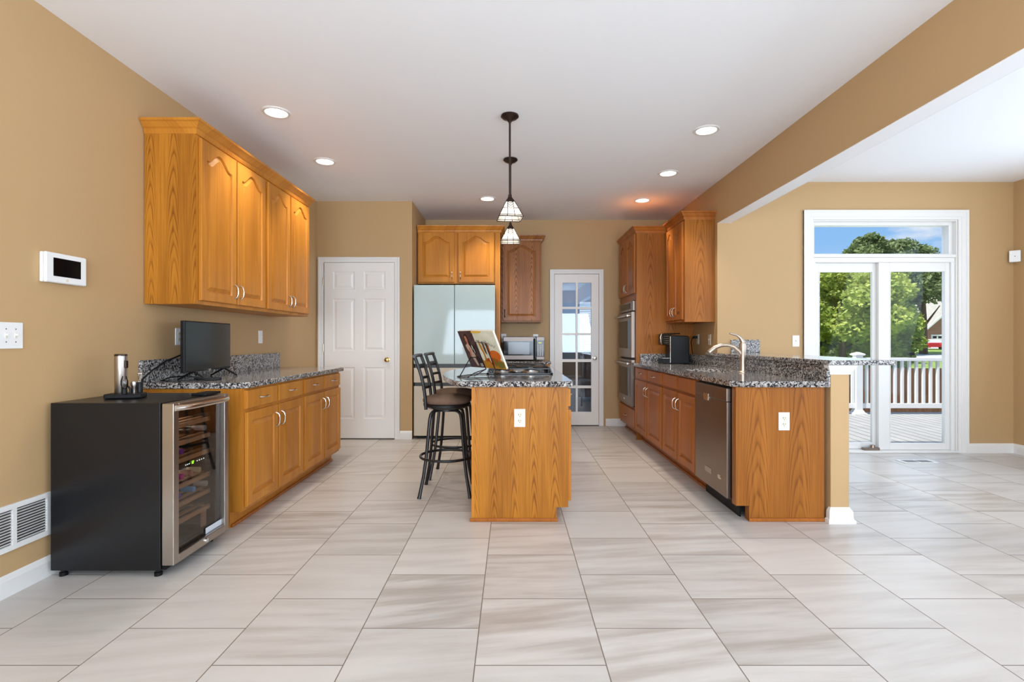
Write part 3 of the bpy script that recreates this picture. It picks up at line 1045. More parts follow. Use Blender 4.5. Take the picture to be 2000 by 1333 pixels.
MB().lathe([(0, -0.049), (0.014, -0.049), (0.016, -0.045)], 14, (0.44, 0, 0.44), 'y').build('badge', M['nickel'], ov)
# right wall cabinet
wr = 0.615
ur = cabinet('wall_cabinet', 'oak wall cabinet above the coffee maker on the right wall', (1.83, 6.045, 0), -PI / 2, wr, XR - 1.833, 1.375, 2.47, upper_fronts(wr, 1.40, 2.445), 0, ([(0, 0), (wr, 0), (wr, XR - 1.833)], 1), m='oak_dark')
box(wr, wr + 0.006, 0, XR - 1.833, 1.375, 2.47).build('side_panel', M['oak_fine'], ur)

# right worktop with oval sink cutout
wrk = thing('worktop', 'long granite worktop with oval undermount sink on the right', 'worktop', (1.43, 3.305, 0.877))
X1, Y1 = 2.055 - 1.43, 6.048 - 3.305
sc_ = (0.31, 1.2)
srx, sry = 0.185, 0.30
outline = [(0.06, 0), (X1, 0), (X1, Y1), (0, Y1), (0, 0.06)]
angs = set()
for k in range(56):
    angs.add(2 * PI * k / 56)
for p in outline:
    angs.add(math.atan2(p[1] - sc_[1], p[0] - sc_[0]) % (2 * PI))
angs = sorted(angs)


def hit(a):
    dx, dy = math.cos(a), math.sin(a)
    best = None
    for i in range(len(outline)):
        p, q = outline[i], outline[(i + 1) % len(outline)]
        ex, ey = q[0] - p[0], q[1] - p[1]
        den = dx * ey - dy * ex
        if abs(den) < 1e-9:
            continue
        px, py = p[0] - sc_[0], p[1] - sc_[1]
        t = (px * ey - py * ex) / den
        s = (px * dy - py * dx) / den
        if t > 0 and -1e-6 <= s <= 1 + 1e-6 and (best is None or t < best):
            best = t
    return (sc_[0] + dx * best, sc_[1] + dy * best)


outer = [hit(a) for a in angs]
inner = []
for a in angs:
    dx, dy = math.cos(a), math.sin(a)
    t = 1 / math.sqrt((dx / srx) ** 2 + (dy / sry) ** 2)
    inner.append((sc_[0] + dx * t, sc_[1] + dy * t))
Z3 = lambda l, z: [(p[0], p[1], z) for p in l]
MB().loops([Z3(inner, 0), Z3(outer, 0), Z3(outer, 0.032), Z3([(p[0] * 0.998 + 0.0006, p[1] * 0.999 + 0.001) for p in outer], 0.037), Z3(inner, 0.037)], closed=True).build('slab', M['granite'], wrk)
MB().box(X1 - 0.022, X1, 0.0, Y1, 0.037, 0.142).box(X1, 2.147 - 1.43, 2.062, Y1, 0.037, 0.142).build('backsplash', M['granite'], wrk, bevel=0.002)
box(RF + 0.04 - 1.43, X1 - 0.022, Y1 - 0.02, Y1, 0.037, 0.142).build('side_splash', M['granite'], wrk)
sk = MB()
ls = []
for f, z in ((1.06, 0.0), (1.02, -0.01), (0.98, -0.10), (0.8, -0.17), (0.12, -0.18)):
    ls.append([(sc_[0] + (p[0] - sc_[0]) * f, sc_[1] + (p[1] - sc_[1]) * f, z) for p in inner])
ls.reverse()
sk.loops(ls, cap0=True, cap1=False)
sko = sk.build('sink_basin', M['sink'], wrk, smooth=True)
tag(sko, 'white oval sink basin')

# raised bar top and its splash on the far wall
bt = MB().prism([(2.02, 3.262), (2.44, 3.262), (2.47, 3.29), (2.58, YW - 0.003), (XR2 + 0.0, YW - 0.003), (2.02, YW - 0.003)], 1.021, 1.052).build('raised_counter', M['granite'], None, bevel=0.004)
tag(bt, 'raised granite bar top on the knee wall', 'worktop')
bs = box(XR2 + 0.002, 2.585, YW - 0.022, YW - 0.001, 1.053, 1.185).build('bar_splash', M['granite'], None, bevel=0.002)
tag(bs, 'pale granite splash on the wall at the far end of the bar', 'splash')

# ---------------- island
isl = thing('island_cabinet', 'oak kitchen island cabinet with outlet on its end', 'cabinet', (0.366, 5.2, 0), PI / 2 * 1)
isl.location = (-0.263, 3.345, 0)
isl.rotation_euler = (0, 0, 0)
IW, IL = 0.629, 1.86
MB().box(0.008, IW, 0.0, IL, 0.1, 0.876).box(0.008, IW - 0.08, 0.0, IL, 0, 0.1).build('carcass', M['oak'], isl, bevel=0.0015)
MB().prism([(0.0, 0.0), (0.0, 0.876), (IW, 0.876), (IW, 0.092), (IW - 0.075, 0.092), (IW - 0.075, 0)], -0.012, 0.0, 'y').build('end_panel', M['oak_panel'], isl, bevel=0.001)
box(0.0, 0.008, 0.0, IL, 0.0, 0.876).build('back_panel', M['oak_panel'], isl)
MB().box(-0.012, IW - 0.068, -0.024, -0.012, 0.0005, 0.022).build('shoe_moulding', M['oak_dark'], isl, bevel=0.003)
box(-0.0, 0.02, -0.016, -0.012, 0.024, 0.876).build('corner_strip', M['oak'], isl)
# doors on its right side: sub frame rotated to face +X
for i in range(4):
    a = 0.02 + i * 0.46
    Rz = Matrix.Rotation(PI / 2, 4, 'Z')
    for kind, p, q in (('drawer', 0.745, 0.862), ('door', 0.125, 0.722)):
        mb = cab_door(a, a + 0.43, p, q, False) if kind == 'door' else MB().loops([rect_loop(a, a + 0.43, p, q, 0), rect_loop(a, a + 0.43, p, q, -0.016), rect_loop(a + 0.006, a + 0.424, p + 0.006, q - 0.006, -0.02)])
        hd = pull(a + (0.4 if i % 2 == 0 else 0.03), 0.62, True) if kind == 'door' else pull(a + 0.215, 0.803, False)
        for b in (mb, hd):
            b.v = [tuple(Rz @ Vector(v)) for v in b.v]
            b.v = [(x + IW, y, z) for x, y, z in b.v]
        d = mb.build(kind, M['oak'], isl, smooth=(kind == 'door'), angle=14)
        hd.build('handle', M['nickel'], d, smooth=True)
pts = [(-0.345, 3.30), (0.35, 3.30), (0.372, 3.304), (0.392, 3.318), (0.402, 3.345), (0.402, 5.26), (0.39, 5.29), (0.36, 5.30), (-0.33, 5.30)]
for i in range(1, 28):
    s = i / 28
    y = 5.30 - 2.0 * s
    pts.append((-0.345 - 0.215 * math.sin(PI * s) ** 0.85, y))
ib = MB().prism(pts, 0.877, 0.914).build('worktop', M['granite'], None, bevel=0.008)
tag(ib, 'island granite worktop with curved seating side, holding the cooktop', 'worktop')

# ------------------------------------------------------------------ cooktop
ct = thing('cooktop', 'black gas cooktop with iron grates on the island', 'cooktop', (0.05, 4.42, 0.9145))
MB().prism([(-0.25, -0.43), (-0.23, -0.45), (0.25, -0.45), (0.27, -0.43), (0.27, 0.43), (0.25, 0.45), (-0.23, 0.45), (-0.25, 0.43)], 0, 0.011).build('glass_top', M['black_gloss'], ct, bevel=0.003)
for bx, by, r in ((-0.13, -0.3, 0.042), (0.1, -0.3, 0.05), (-0.01, 0.0, 0.06), (-0.13, 0.3, 0.05), (0.1, 0.3, 0.042)):
    b_ = MB().lathe([(r + 0.02, 0.011), (r + 0.018, 0.018), (r, 0.02), (r, 0.026), (0.0, 0.028)], 20, (bx, by, 0)).build('burner', M['steel'], ct, smooth=True)
    MB().lathe([(r * 0.8, 0.028), (r * 0.8, 0.034), (0.0, 0.036)], 18, (bx, by, 0)).build('burner_cap', M['black_metal'], b_, smooth=True)
for gy in (-0.3, 0.0, 0.3):
    gr = MB()
    y0_, y1_ = gy - 0.145, gy + 0.145
    zt = 0.044
    gr.tube([(-0.225, y0_, zt), (0.245, y0_, zt), (0.245, y1_, zt), (-0.225, y1_, zt)], 0.006, 6, closed=True)
    for fx, fy in ((-0.225, y0_), (0.245, y0_), (0.245, y1_), (-0.225, y1_)):
        gr.tube([(fx, fy, zt), (fx + (0.012 if fx > 0 else -0.012), fy, 0.012)], 0.006, 6)
    for cx_ in ((-0.13, 0.1) if gy else (0.01,)):
        for a in range(4):
            an = PI / 4 + a * PI / 2
            ex = max(-0.225, min(0.245, cx_ + math.cos(an) * 0.2))
            ey = max(y0_, min(y1_, gy + math.sin(an) * 0.2))
            gr.tube([(cx_ + math.cos(an) * 0.03, gy + math.sin(an) * 0.03, zt + 0.004), (ex, ey, zt)], 0.0055, 6)
    gr.build('grate', M['black_metal'], ct)
for ky in (-0.2, -0.1, 0.0, 0.1, 0.2):
    MB().lathe([(0.02, 0.011), (0.018, 0.032), (0.0, 0.034)], 16, (0.255, ky * 0.6, 0)).build('control_knob', M['black_plastic'], ct, smooth=True)

# ------------------------------------------------------------------ cookbook on wire easel
SB, ST = Vector((-0.198, 3.80, 0.975)), Vector((-0.298, 3.705, 1.248))
RB = Vector((-0.0365, 3.65, 0.970))
RT = RB + (ST - SB)
LB = Vector((-0.312, 3.95, 0.974))
LT = LB + (ST - SB)
BL = (-0.2, 3.8, 0.9145)
bk = thing('cookbook', 'open cookbook standing on the wire easel, covers facing out', 'book', BL)


def sheet(A, B, C_, D_, n, t):
    A, B, C_, D_ = [Vector(v) for v in (A, B, C_, D_)]
    return MB().add([A, B, C_, D_, A + n * t, B + n * t, C_ + n * t, D_ + n * t], [(0, 1, 2, 3), (4, 7, 6, 5), (0, 4, 5, 1), (1, 5, 6, 2), (2, 6, 7, 3), (3, 7, 4, 0)])


nR = (RB - SB).cross(ST - SB).normalized()
if nR.y > 0:
    nR = -nR
nL = (LB - SB).cross(ST - SB).normalized()
if nL.y > 0:
    nL = -nL
fcov = sheet(SB, RB, RT, ST, -nR, 0.003).build('front_cover', M['cover_pale'], bk, shift=BL)
tag(fcov, 'pale illustrated front cover')
bcov = sheet(SB, LB, LT, ST, -nL, 0.003).build('back_cover', M['cover_dark'], bk, shift=BL)
tag(bcov, 'dark back cover with a portrait')
sheet(SB - nR * .003, RB * .98 + SB * .02 - nR * .003, RT * .98 + ST * .02 - nR * .003, ST - nR * .003, -nR, 0.018).build('pages', M['paper'], bk, shift=BL)
sheet(SB - nL * .003, LB * .98 + SB * .02 - nL * .003, LT * .98 + ST * .02 - nL * .003, ST - nL * .003, -nL, 0.016).build('pages', M['paper'], bk, shift=BL)


def patch(pts, O, U, V, n, m, par, nm, k=1):
    """flat printed shape on a cover: pts in (u,v) 0..1"""
    P = [O + U * u + V * v + n * (0.0004 * k) for u, v in pts]
    mb = MB().add(P, [tuple(range(len(P)))])
    return mb.build(nm, m, par, shift=BL)


UR, VR = RB - SB, ST - SB
UL, VL = LB - SB, ST - SB
ink = {k: mat('print_' + k, v, 0.4) for k, v in dict(ochre=c(190, 128, 40), brown=c(96, 58, 36), orange=c(206, 104, 34), rust=c(178, 78, 24), olive=c(122, 110, 44), cream=c(232, 226, 206), grey=c(60, 60, 62),
                                                       skin=c(196, 128, 100), hair=c(34, 22, 22), dress=c(206, 178, 160), dark=c(40, 32, 36), yellow=c(222, 176, 62), white=c(232, 230, 226)).items()}


def blob(cx, cy, rx, ry, n=14, rot=0.0):
    return [(cx + rx * math.cos(a) * math.cos(rot) - ry * math.sin(a) * math.sin(rot), cy + rx * math.cos(a) * math.sin(rot) + ry * math.sin(a) * math.cos(rot)) for a in [2 * PI * i / n for i in range(n)]]


art = [([(0, 0), (1, 0), (1, .2), (.7, .3), (.35, .26), (0, .32)], 'ochre'), (blob(.7, .36, .26, .14), 'orange'), (blob(.5, .2, .3, .1), 'rust'), (blob(.82, .12, .16, .1), 'olive'),
       (blob(.2, .5, .05, .26, rot=0.15), 'ochre'), (blob(.33, .56, .045, .18, rot=.05), 'brown'), (blob(.5, .54, .06, .16, rot=-.1), 'rust'), (blob(.12, .36, .08, .16), 'cream'), (blob(.45, .3, .05, .14), 'cream'),
       (blob(.3, .12, .12, .08), 'ochre'), (blob(.62, .18, .05, .12), 'olive'), (blob(.86, .3, .05, .1), 'orange'), ([(0.0, .95), (.4, .95), (.5, 1), (0, 1)], 'yellow')]
for i, (p, k) in enumerate(art):
    patch(p, SB, UR, VR, nR, ink[k], fcov, 'printed_illustration', 1 + i)
# loose script title strokes on the front cover
tt = MB()
for k, (u0, v0, wv) in enumerate(((.1, .74, .55), (.3, .66, .6))):
    pp = []
    for i in range(36):
        s = i / 35
        u, v = u0 + wv * s, v0 + 0.03 * math.sin(s * 34) + 0.02 * math.sin(s * 11 + k) - 0.04 * s
        pp.append(SB + UR * u + VR * v + nR * 0.007)
    tt.tube(pp, 0.0011, 4)
tt.build('printed_title', ink['grey'], fcov, shift=BL)
# portrait of a seated person in a pale dress on the back cover (u runs from spine to the outer edge)
por = [(blob(.56, .80, .13, .13), 'hair'), (blob(.5, .62, .10, .12), 'hair'), (blob(.58, .78, .085, .095), 'skin'), ([(.52, .70), (.62, .70), (.66, .6), (.5, .6)], 'skin'),
       ([(.78, .62), (.62, .66), (.48, .6), (.36, .42), (.34, .3), (.5, .3), (.62, .4), (.74, .5)], 'dress'), (blob(.6, .44, .05, .16, rot=.4), 'skin'),
       ([(.62, .34), (.45, .36), (.36, .2), (.34, .06), (.46, .06), (.55, .2)], 'dress'), (blob(.28, .5, .14, .12), 'dark'), (blob(.33, .56, .03, .07), 'white'), (blob(.27, .46, .02, .06), 'white'),
       (blob(.18, .2, .12, .12), 'dark'), ([(.03, .05), (.2, .05), (.2, .13), (.03, .13)], 'white'), (blob(.555, .80, .012, .01), 'hair'), (blob(.615, .80, .012, .01), 'hair'), (blob(.585, .735, .03, .01), 'rust')]
for i, (p, k) in enumerate(por):
    patch(p, SB, UL, VL, nL, ink[k], bcov, 'printed_portrait', 1 + i)
bars = MB()
for i in range(7):
    a = .05 + i * .02
    O = [SB + UL * u + VL * v + nL * 0.0072 for u, v in ((a, .065), (a + .009, .065), (a + .009, .12), (a, .12))]
    bars.add(O, [(0, 1, 2, 3)])
bars.build('printed_price_lines', ink['grey'], bcov, shift=BL)

es = thing('book_easel', 'black wire easel holding the cookbook on the island', 'book stand', BL)
zf = 0.919
off = nR * 0.0085
q1, q2 = SB + UR * .05 + VR * .72 + off, SB + UR * .5 + VR * .7 + off
q3, q4 = SB + UR * .5 + VR * -.02 + off, SB + UR * .05 + VR * -.02 + off
MB().tube([q4, q1, q2, q3], 0.0036, 6).build('back_frame', M['black_metal'], es, shift=BL, smooth=True)
MB().tube([(-0.12, 3.60, zf), (q3.x, q3.y, q3.z), (-0.02, 3.72, 0.962), (-0.02, 3.71, 0.985)], 0.0036, 6).build('leg', M['black_metal'], es, shift=BL)
MB().tube([(-0.275, 3.73, zf), (q4.x, q4.y, q4.z), (-0.2, 3.93, 0.962), (-0.2, 3.925, 0.985)], 0.0036, 6).build('leg', M['black_metal'], es, shift=BL)
bfm = MB().tube([(-0.395, 3.69, zf), (-0.31, 3.53, zf), (-0.12, 3.60, zf), (-0.09, 3.95, zf), (-0.26, 4.02, zf)], 0.0036, 6, closed=True)
bfm.build('base_frame', M['black_metal'], es, shift=BL)
tp = SB + UL * .75 + VL * .28 + nL * 0.006
MB().tube([(-0.375, 3.66, zf), tp, SB + UL * .2 + VL * .3 + nL * .006], 0.0036, 6).build('prop', M['black_metal'], es, shift=BL)
MB().tube([(-0.31, 3.54, zf), (-0.27, 3.68, 0.945), (-0.20, 3.82, 0.962)], 0.0036, 6).build('brace', M['black_metal'], es, shift=BL)

# ------------------------------------------------------------------ bar stools
st = thing('bar_stool', 'black metal bar stool nearer the camera, with brown suede seat', 'bar stool', (-0.507, 4.0, 0), 0.03, 'swivel bar stools at the island')
MB().lathe([(0.0, 0.692), (0.17, 0.692), (0.186, 0.705), (0.188, 0.722), (0.172, 0.742), (0.12, 0.754), (0.0, 0.758)], 32).build('seat', M['suede'], st, smooth=True, angle=60)
MB().lathe([(0.0, 0.655), (0.15, 0.655), (0.182, 0.672), (0.184, 0.69), (0.0, 0.69)], 32).build('seat_pan', M['black_metal'], st, smooth=True)
MB().lathe([(0.0, 0.632), (0.09, 0.632), (0.09, 0.655), (0.0, 0.655)], 20).build('swivel', M['black_metal'], st, smooth=True)
for sx in (-1, 1):
    for sy in (-1, 1):
        path = [(0.03, 0.64), (0.075, 0.640), (0.098, 0.634), (0.112, 0.616), (0.119, 0.58), (0.126, 0.5), (0.138, 0.35), (0.146, 0.27), (0.16, 0.16), (0.175, 0.08), (0.186, 0.02), (0.19, 0.0)]
        lg = MB().tube([(sx * a, sy * a, z) for a, z in path], [0.0125] * 10 + [0.014, 0.016], 10).build('leg', M['black_metal'], st, smooth=True)
MB().tube([(0.206 * math.cos(a), 0.206 * math.sin(a), 0.28) for a in [2 * PI * i / 40 for i in range(40)]], 0.0105, 8, closed=True).build('footrest', M['black_metal'], st, smooth=True)


def upz(z, s):
    k = (z - 0.66) / 0.4
    return (-0.142 - 0.085 * k - 0.02 * math.sin(PI * k) * -1, s * (0.165 - 0.004 * k), z)


for s in (-1, 1):
    MB().tube([upz(0.66 + 0.4 * i / 10, s) for i in range(11)], 0.0125, 10).build('back_post', M['black_metal'], st, smooth=True)


def rail(z, r, bow, flat=1.0, ext=0.0):
    a, b = Vector(upz(z, -1)), Vector(upz(z, 1))
    d = (b - a).normalized()
    a, b = a - d * ext, b + d * ext
    return MB().tube([a.lerp(b, i / 12) + Vector((-bow * math.sin(PI * i / 12), 0, 0)) for i in range(13)], r, 8, flat=flat)


rail(1.06, 0.0135, 0.012, ext=0.02).build('top_rail', M['black_metal'], st, smooth=True)
rail(0.975, 0.007, 0.03, 2.6).build('back_slat', M['black_metal'], st, smooth=True)
rail(0.885, 0.007, 0.03, 1.7).build('back_slat', M['black_metal'], st, smooth=True)
rail(0.805, 0.007, 0.03, 1.7).build('back_slat', M['black_metal'], st, smooth=True)
copy_thing(st, (-0.50, 4.495, 0), -0.04, 'black metal bar stool further back, mostly behind the first one')

# ------------------------------------------------------------------ microwave
mw = thing('microwave', 'stainless and black microwave on the back worktop', 'microwave', (-0.112, 6.55, 0.9145))
box(0, 0.526, 0.02, 0.4, 0.012, 0.312).build('body', M['black_plastic'], mw, bevel=0.006)
for a in (0.03, 0.46):
    for b in (0.05, 0.34):
        box(a, a + 0.03, b, b + 0.03, 0, 0.012).build('foot', M['black_plastic'], mw)
dr = box(0.003, 0.42, 0.0, 0.019, 0.014, 0.31).build('door', M['black_gloss'], mw, bevel=0.004)
MB().box(0.005, 0.385, -0.003, 0.0, 0.255, 0.305).box(0.005, 0.385, -0.003, 0.0, 0.018, 0.07).build('steel_band', M['microwave_steel'], dr)
box(0.065, 0.335, -0.002, 0.0, 0.085, 0.24).build('door_window', mat('microwave_window', c(96, 98, 102), 0.15), dr)
MB().tube([(0.398, 0.0, 0.04), (0.398, -0.03, 0.05), (0.398, -0.034, 0.16), (0.398, -0.03, 0.27), (0.398, 0.0, 0.28)], 0.011, 8).build('handle', M['black_plastic'], dr, smooth=True)
cpn = box(0.424, 0.523, 0.0, 0.019, 0.014, 0.31).build('control_panel', M['black_gloss'], mw, bevel=0.003)
MB().box(0.426, 0.5215, -0.003, 0.0, 0.262, 0.305).box(0.426, 0.5215, -0.003, 0.0, 0.018, 0.055).build('steel_band', M['microwave_steel'], cpn)
box(0.45, 0.49, -0.002, 0.0, 0.225, 0.24).build('display', mat('lcd_yellow', c(150, 150, 60), 0.4, emit=c(190, 190, 80), estr=0.6), cpn)
bt_ = MB()
for i in range(3):
    for k in range(6):
        bt_.lathe([(0.0115, -0.003), (0.0115, 0.0)], 10, (0.445 + i * 0.029, 0, 0.075 + k * 0.0245), 'y')
bt_.build('buttons', mat('grey_buttons', c(176, 176, 178), 0.4), cpn)

# ------------------------------------------------------------------ faucet, coffee maker
fa = thing('faucet', 'brushed nickel kitchen faucet with arched spout behind the sink', 'faucet', (1.91, 4.24, 0.9145))
MB().lathe([(0.034, 0), (0.034, 0.004), (0.026, 0.012), (0.023, 0.1), (0.026, 0.17), (0.030, 0.215), (0.026, 0.24), (0.01, 0.25)], 20).build('body', M['brushed_nickel'], fa, smooth=True)
sp_ = [(-0.01, 0, 0.14), (-0.03, 0, 0.17), (-0.07, 0.005, 0.21), (-0.12, 0.01, 0.225), (-0.17, 0.015, 0.225), (-0.22, 0.02, 0.205), (-0.255, 0.025, 0.175), (-0.268, 0.026, 0.163)]
MB().tube(sp_, [0.016, 0.019, 0.018, 0.017, 0.017, 0.018, 0.021, 0.02], 14).build('spout', M['brushed_nickel'], fa, smooth=True)
MB().tube([(0.0, 0, 0.225), (0.0, 0, 0.255), (-0.018, 0, 0.285), (-0.05, 0, 0.308), (-0.09, 0, 0.318), (-0.108, 0, 0.322)], [0.024, 0.02, 0.014, 0.011, 0.009, 0.006], 12).build('lever', M['brushed_nickel'], fa, smooth=True)

cm = thing('coffee_maker', 'black single-serve coffee maker beside the oak tower', 'coffee maker', (1.70, 5.77, 0.9145))
MB().prism([(0.085, 0.0), (0.30, 0.0), (0.30, 0.30), (0.285, 0.315), (0.085, 0.32)], 0.0, 0.19, 'y').build('body', M['black_plastic'], cm, bevel=0.008)
MB().prism([(0.0, 0.215), (0.086, 0.2), (0.086, 0.33), (0.20, 0.335), (0.20, 0.345), (0.02, 0.345), (0.0, 0.33)], 0.01, 0.18, 'y').build('brew_head', M['black_gloss'], cm, bevel=0.006)
MB().prism([(0.0, 0.0), (0.1, 0.0), (0.1, 0.06), (0.0, 0.06)], 0.015, 0.175, 'y').build('drip_tray', M['black_plastic'], cm, bevel=0.005)
MB().box(0.002, 0.098, 0.02, 0.17, 0.0605, 0.064).build('tray_grid', M['nickel'], cm)
box(0.082, 0.087, -0.003, 0.001, 0.01, 0.31).build('chrome_strip', M['nickel'], cm)
MB().tube([(-0.006, 0.03, 0.34), (-0.016, 0.03, 0.3), (-0.01, 0.03, 0.24), (0.0, 0.03, 0.22)], [0.004, 0.008, 0.008, 0.004], 8).build('lever', M['chrome'], cm, smooth=True)
bb = MB()
for i in range(3):
    for k in range(4):
        bb.box(0.024 + i * 0.018, 0.027 + i * 0.018, 0.008, 0.0105, 0.235 + k * 0.024, 0.238 + k * 0.024)
bb.build('buttons', M['white_plastic'], cm)
cd = MB().tube([(2.008, 5.80, 0.945), (2.03, 5.76, 0.93), (2.042, 5.78, 1.0), (2.05, 5.86, 1.16), (2.09, 5.91, 1.215), (2.125, 5.915, 1.215)], 0.005, 6).box(2.1, 2.138, 5.90, 5.935, 1.2, 1.23).build('power_cord', M['black_plastic'], None, smooth=True)
tag(cd, 'black power cord of the coffee maker plugged into the right wall outlet', 'cord')

# ------------------------------------------------------------------ outlets and switches
def wall_plate(kind, label, loc, rz, wd=0.072, ht=0.117, gang=1, m='white_plastic'):
    nm = {'outlet': 'wall_outlet', 'switch': 'light_switch', 'blank': 'wall_plate'}[kind]
    r = thing(nm, label, 'outlet' if kind == 'outlet' else 'switch', loc, rz)
    box(-wd / 2, wd / 2, -0.006, -0.0005, -ht / 2, ht / 2).build('plate', M[m], r, bevel=0.002)
    if kind == 'outlet':
        for s in (-1, 1):
            k = MB().lathe([(0.0, -0.008), (0.016, -0.008), (0.0175, -0.006)], 16, (0, 0, s * 0.02), 'y', 1.0, 0.85).build('socket', M['cream_plastic'], r)
            MB().box(-0.008, -0.005, -0.0088, -0.0078, s * 0.02 - 0.002, s * 0.02 + 0.008).box(0.005, 0.0075, -0.0088, -0.0078, s * 0.02 - 0.001, s * 0.02 + 0.007).box(-0.002, 0.002, -0.0088, -0.0078, s * 0.02 - 0.010, s * 0.02 - 0.006).build('slots', M['slot'], k)
    elif kind == 'switch':
        for i in range(gang):
            x = (i - (gang - 1) / 2) * 0.046
            MB().box(x - 0.005, x + 0.005, -0.008, -0.006, -0.012, 0.012).build('toggle_collar', M['cream_plastic'], r)
            MB().box(x - 0.003, x + 0.003, -0.018, -0.008, 0.0, 0.008).build('toggle', M['white_plastic'], r)
    sm = MB()
    for i in range(gang):
        x = (i - (gang - 1) / 2) * 0.046
        for z in ((0.03, -0.03) if kind == 'switch' else (0.0,)):
            sm.lathe([(0.003, -0.0068), (0.003, -0.006)], 8, (x, 0, z), 'y')
    sm.build('screws', M['nickel'], r)
    return r


wall_plate('outlet', 'white outlet on the end of the island', (0.05, 3.333, 0.674), 0)
wall_plate('outlet', 'white outlet on the oak end panel beside the post', (1.77, 3.335, 0.652), 0)
wall_plate('switch', 'white double switch plate at the left edge of the picture', (XL, 2.372, 1.202), PI / 2, 0.118, 0.122, 2)
wall_plate('outlet', 'white outlet on the left wall behind the television', (XL, 3.57, 1.205), PI / 2)
wall_plate('switch', 'white switch on the left wall near the white door', (XL, 4.73, 1.21), PI / 2)
wall_plate('outlet', 'cream outlet on the right wall beside the coffee maker', (XR, 5.915, 1.19), -PI / 2, m='cream_plastic')
wall_plate('switch', 'cream switch on the right wall near the pass-through', (XR, 5.565, 1.185), -PI / 2, m='cream_plastic')
wall_plate('switch', 'white switch to the left of the sliding door', (2.97, YW, 1.172), 0)
wall_plate('outlet', 'white outlet on the back wall at the left of the microwave', (-0.115, YB, 1.21), 0)
wall_plate('outlet', 'white outlet on the back wall above the microwave', (0.326, YB, 1.205), 0)

# ------------------------------------------------------------------ alarm panel, sensor, vents
ap = thing('alarm_panel', 'white alarm touch panel with black screen on the left wall', 'alarm panel', (XL, 2.64, 1.545), PI / 2)
box(-0.122, 0.122, -0.016, -0.0005, -0.075, 0.075).build('back_plate', M['white_plastic'], ap, bevel=0.005)
box(-0.122, 0.122, -0.034, -0.018, -0.076, 0.076).build('front_case', M['white_plastic'], ap, bevel=0.007)
box(-0.08, 0.082, -0.0352, -0.034, -0.042, 0.05).build('screen', M['black_gloss'], ap)
MB().lathe([(0.008, -0.0348), (0.008, -0.034)], 16, (0.0, 0, -0.058), 'y').build('button', M['cream_plastic'], ap)
ms_ = thing('motion_sensor', 'small white motion sensor in the corner near the ceiling', 'sensor', (XD - 0.02, YW - 0.03, 2.05), -0.7)
MB().prism([(-0.045, -0.05), (0.045, -0.05), (0.03, 0.0), (-0.03, 0.0)], -0.06, 0.06).build('body', M['white_plastic'], ms_, bevel=0.006)
MB().lathe([(0.004, -0.0515), (0.004, -0.05)], 10, (0, 0, 0.0), 'y').build('lens', M['slot'], ms_)

vg = thing('return_vent', 'white wall return air grille beside the wine cooler', 'vent', (XL, 2.2, 0.313), PI / 2)
gx0, gx1, gh = -0.42, 0.375, 0.107
MB().box(gx0, gx1, -0.012, -0.0005, gh - 0.025, gh).box(gx0, gx1, -0.012, -0.0005, -gh, -gh + 0.025).box(gx0, gx0 + 0.025, -0.012, -0.0005, -gh + 0.025, gh - 0.025).box(gx1 - 0.025, gx1, -0.012, -0.0005, -gh + 0.025, gh - 0.025).build('frame', M['trim'], vg, bevel=0.001)
for xx in (-0.16, 0.185):
    box(xx - 0.01, xx + 0.01, -0.012, -0.0005, -gh + 0.025, gh - 0.025).build('mullion', M['trim'], vg)
box(gx0 + 0.025, gx1 - 0.025, -0.002, -0.0005, -gh + 0.025, gh - 0.025).build('backing', M['slot'], vg)
for i in range(12):
    z = -gh + 0.03 + i * 0.0133
    MB().add([(gx0 + 0.025, -0.011, z + 0.008), (gx1 - 0.025, -0.011, z + 0.008), (gx1 - 0.025, -0.003, z), (gx0 + 0.025, -0.003, z),
              (gx0 + 0.025, -0.011, z + 0.0062), (gx1 - 0.025, -0.011, z + 0.0062), (gx1 - 0.025, -0.003, z - 0.0018), (gx0 + 0.025, -0.003, z - 0.0018)],
             [(0, 1, 2, 3), (4, 7, 6, 5), (0, 4, 5, 1), (1, 5, 6, 2), (2, 6, 7, 3), (3, 7, 4, 0)]).build('louvre', M['trim'], vg)
fv = thing('floor_vent', 'pale floor register set in the tiles in front of the sliding door', 'vent', (3.93, 4.97, 0.0005))
MB().box(-0.16, 0.16, -0.07, 0.07, 0, 0.005).build('frame', M['trim'], fv, bevel=0.002)
for a, b in ((-0.13, -0.008), (0.008, 0.13)):
    box(a, b, -0.045, 0.045, 0.005, 0.0056).build('slots', M['slot'], fv)
    for i in range(5):
        box(a, b, -0.042 + i * 0.018, -0.036 + i * 0.018, 0.0056, 0.0066).build('louvre', M['steel'], fv)

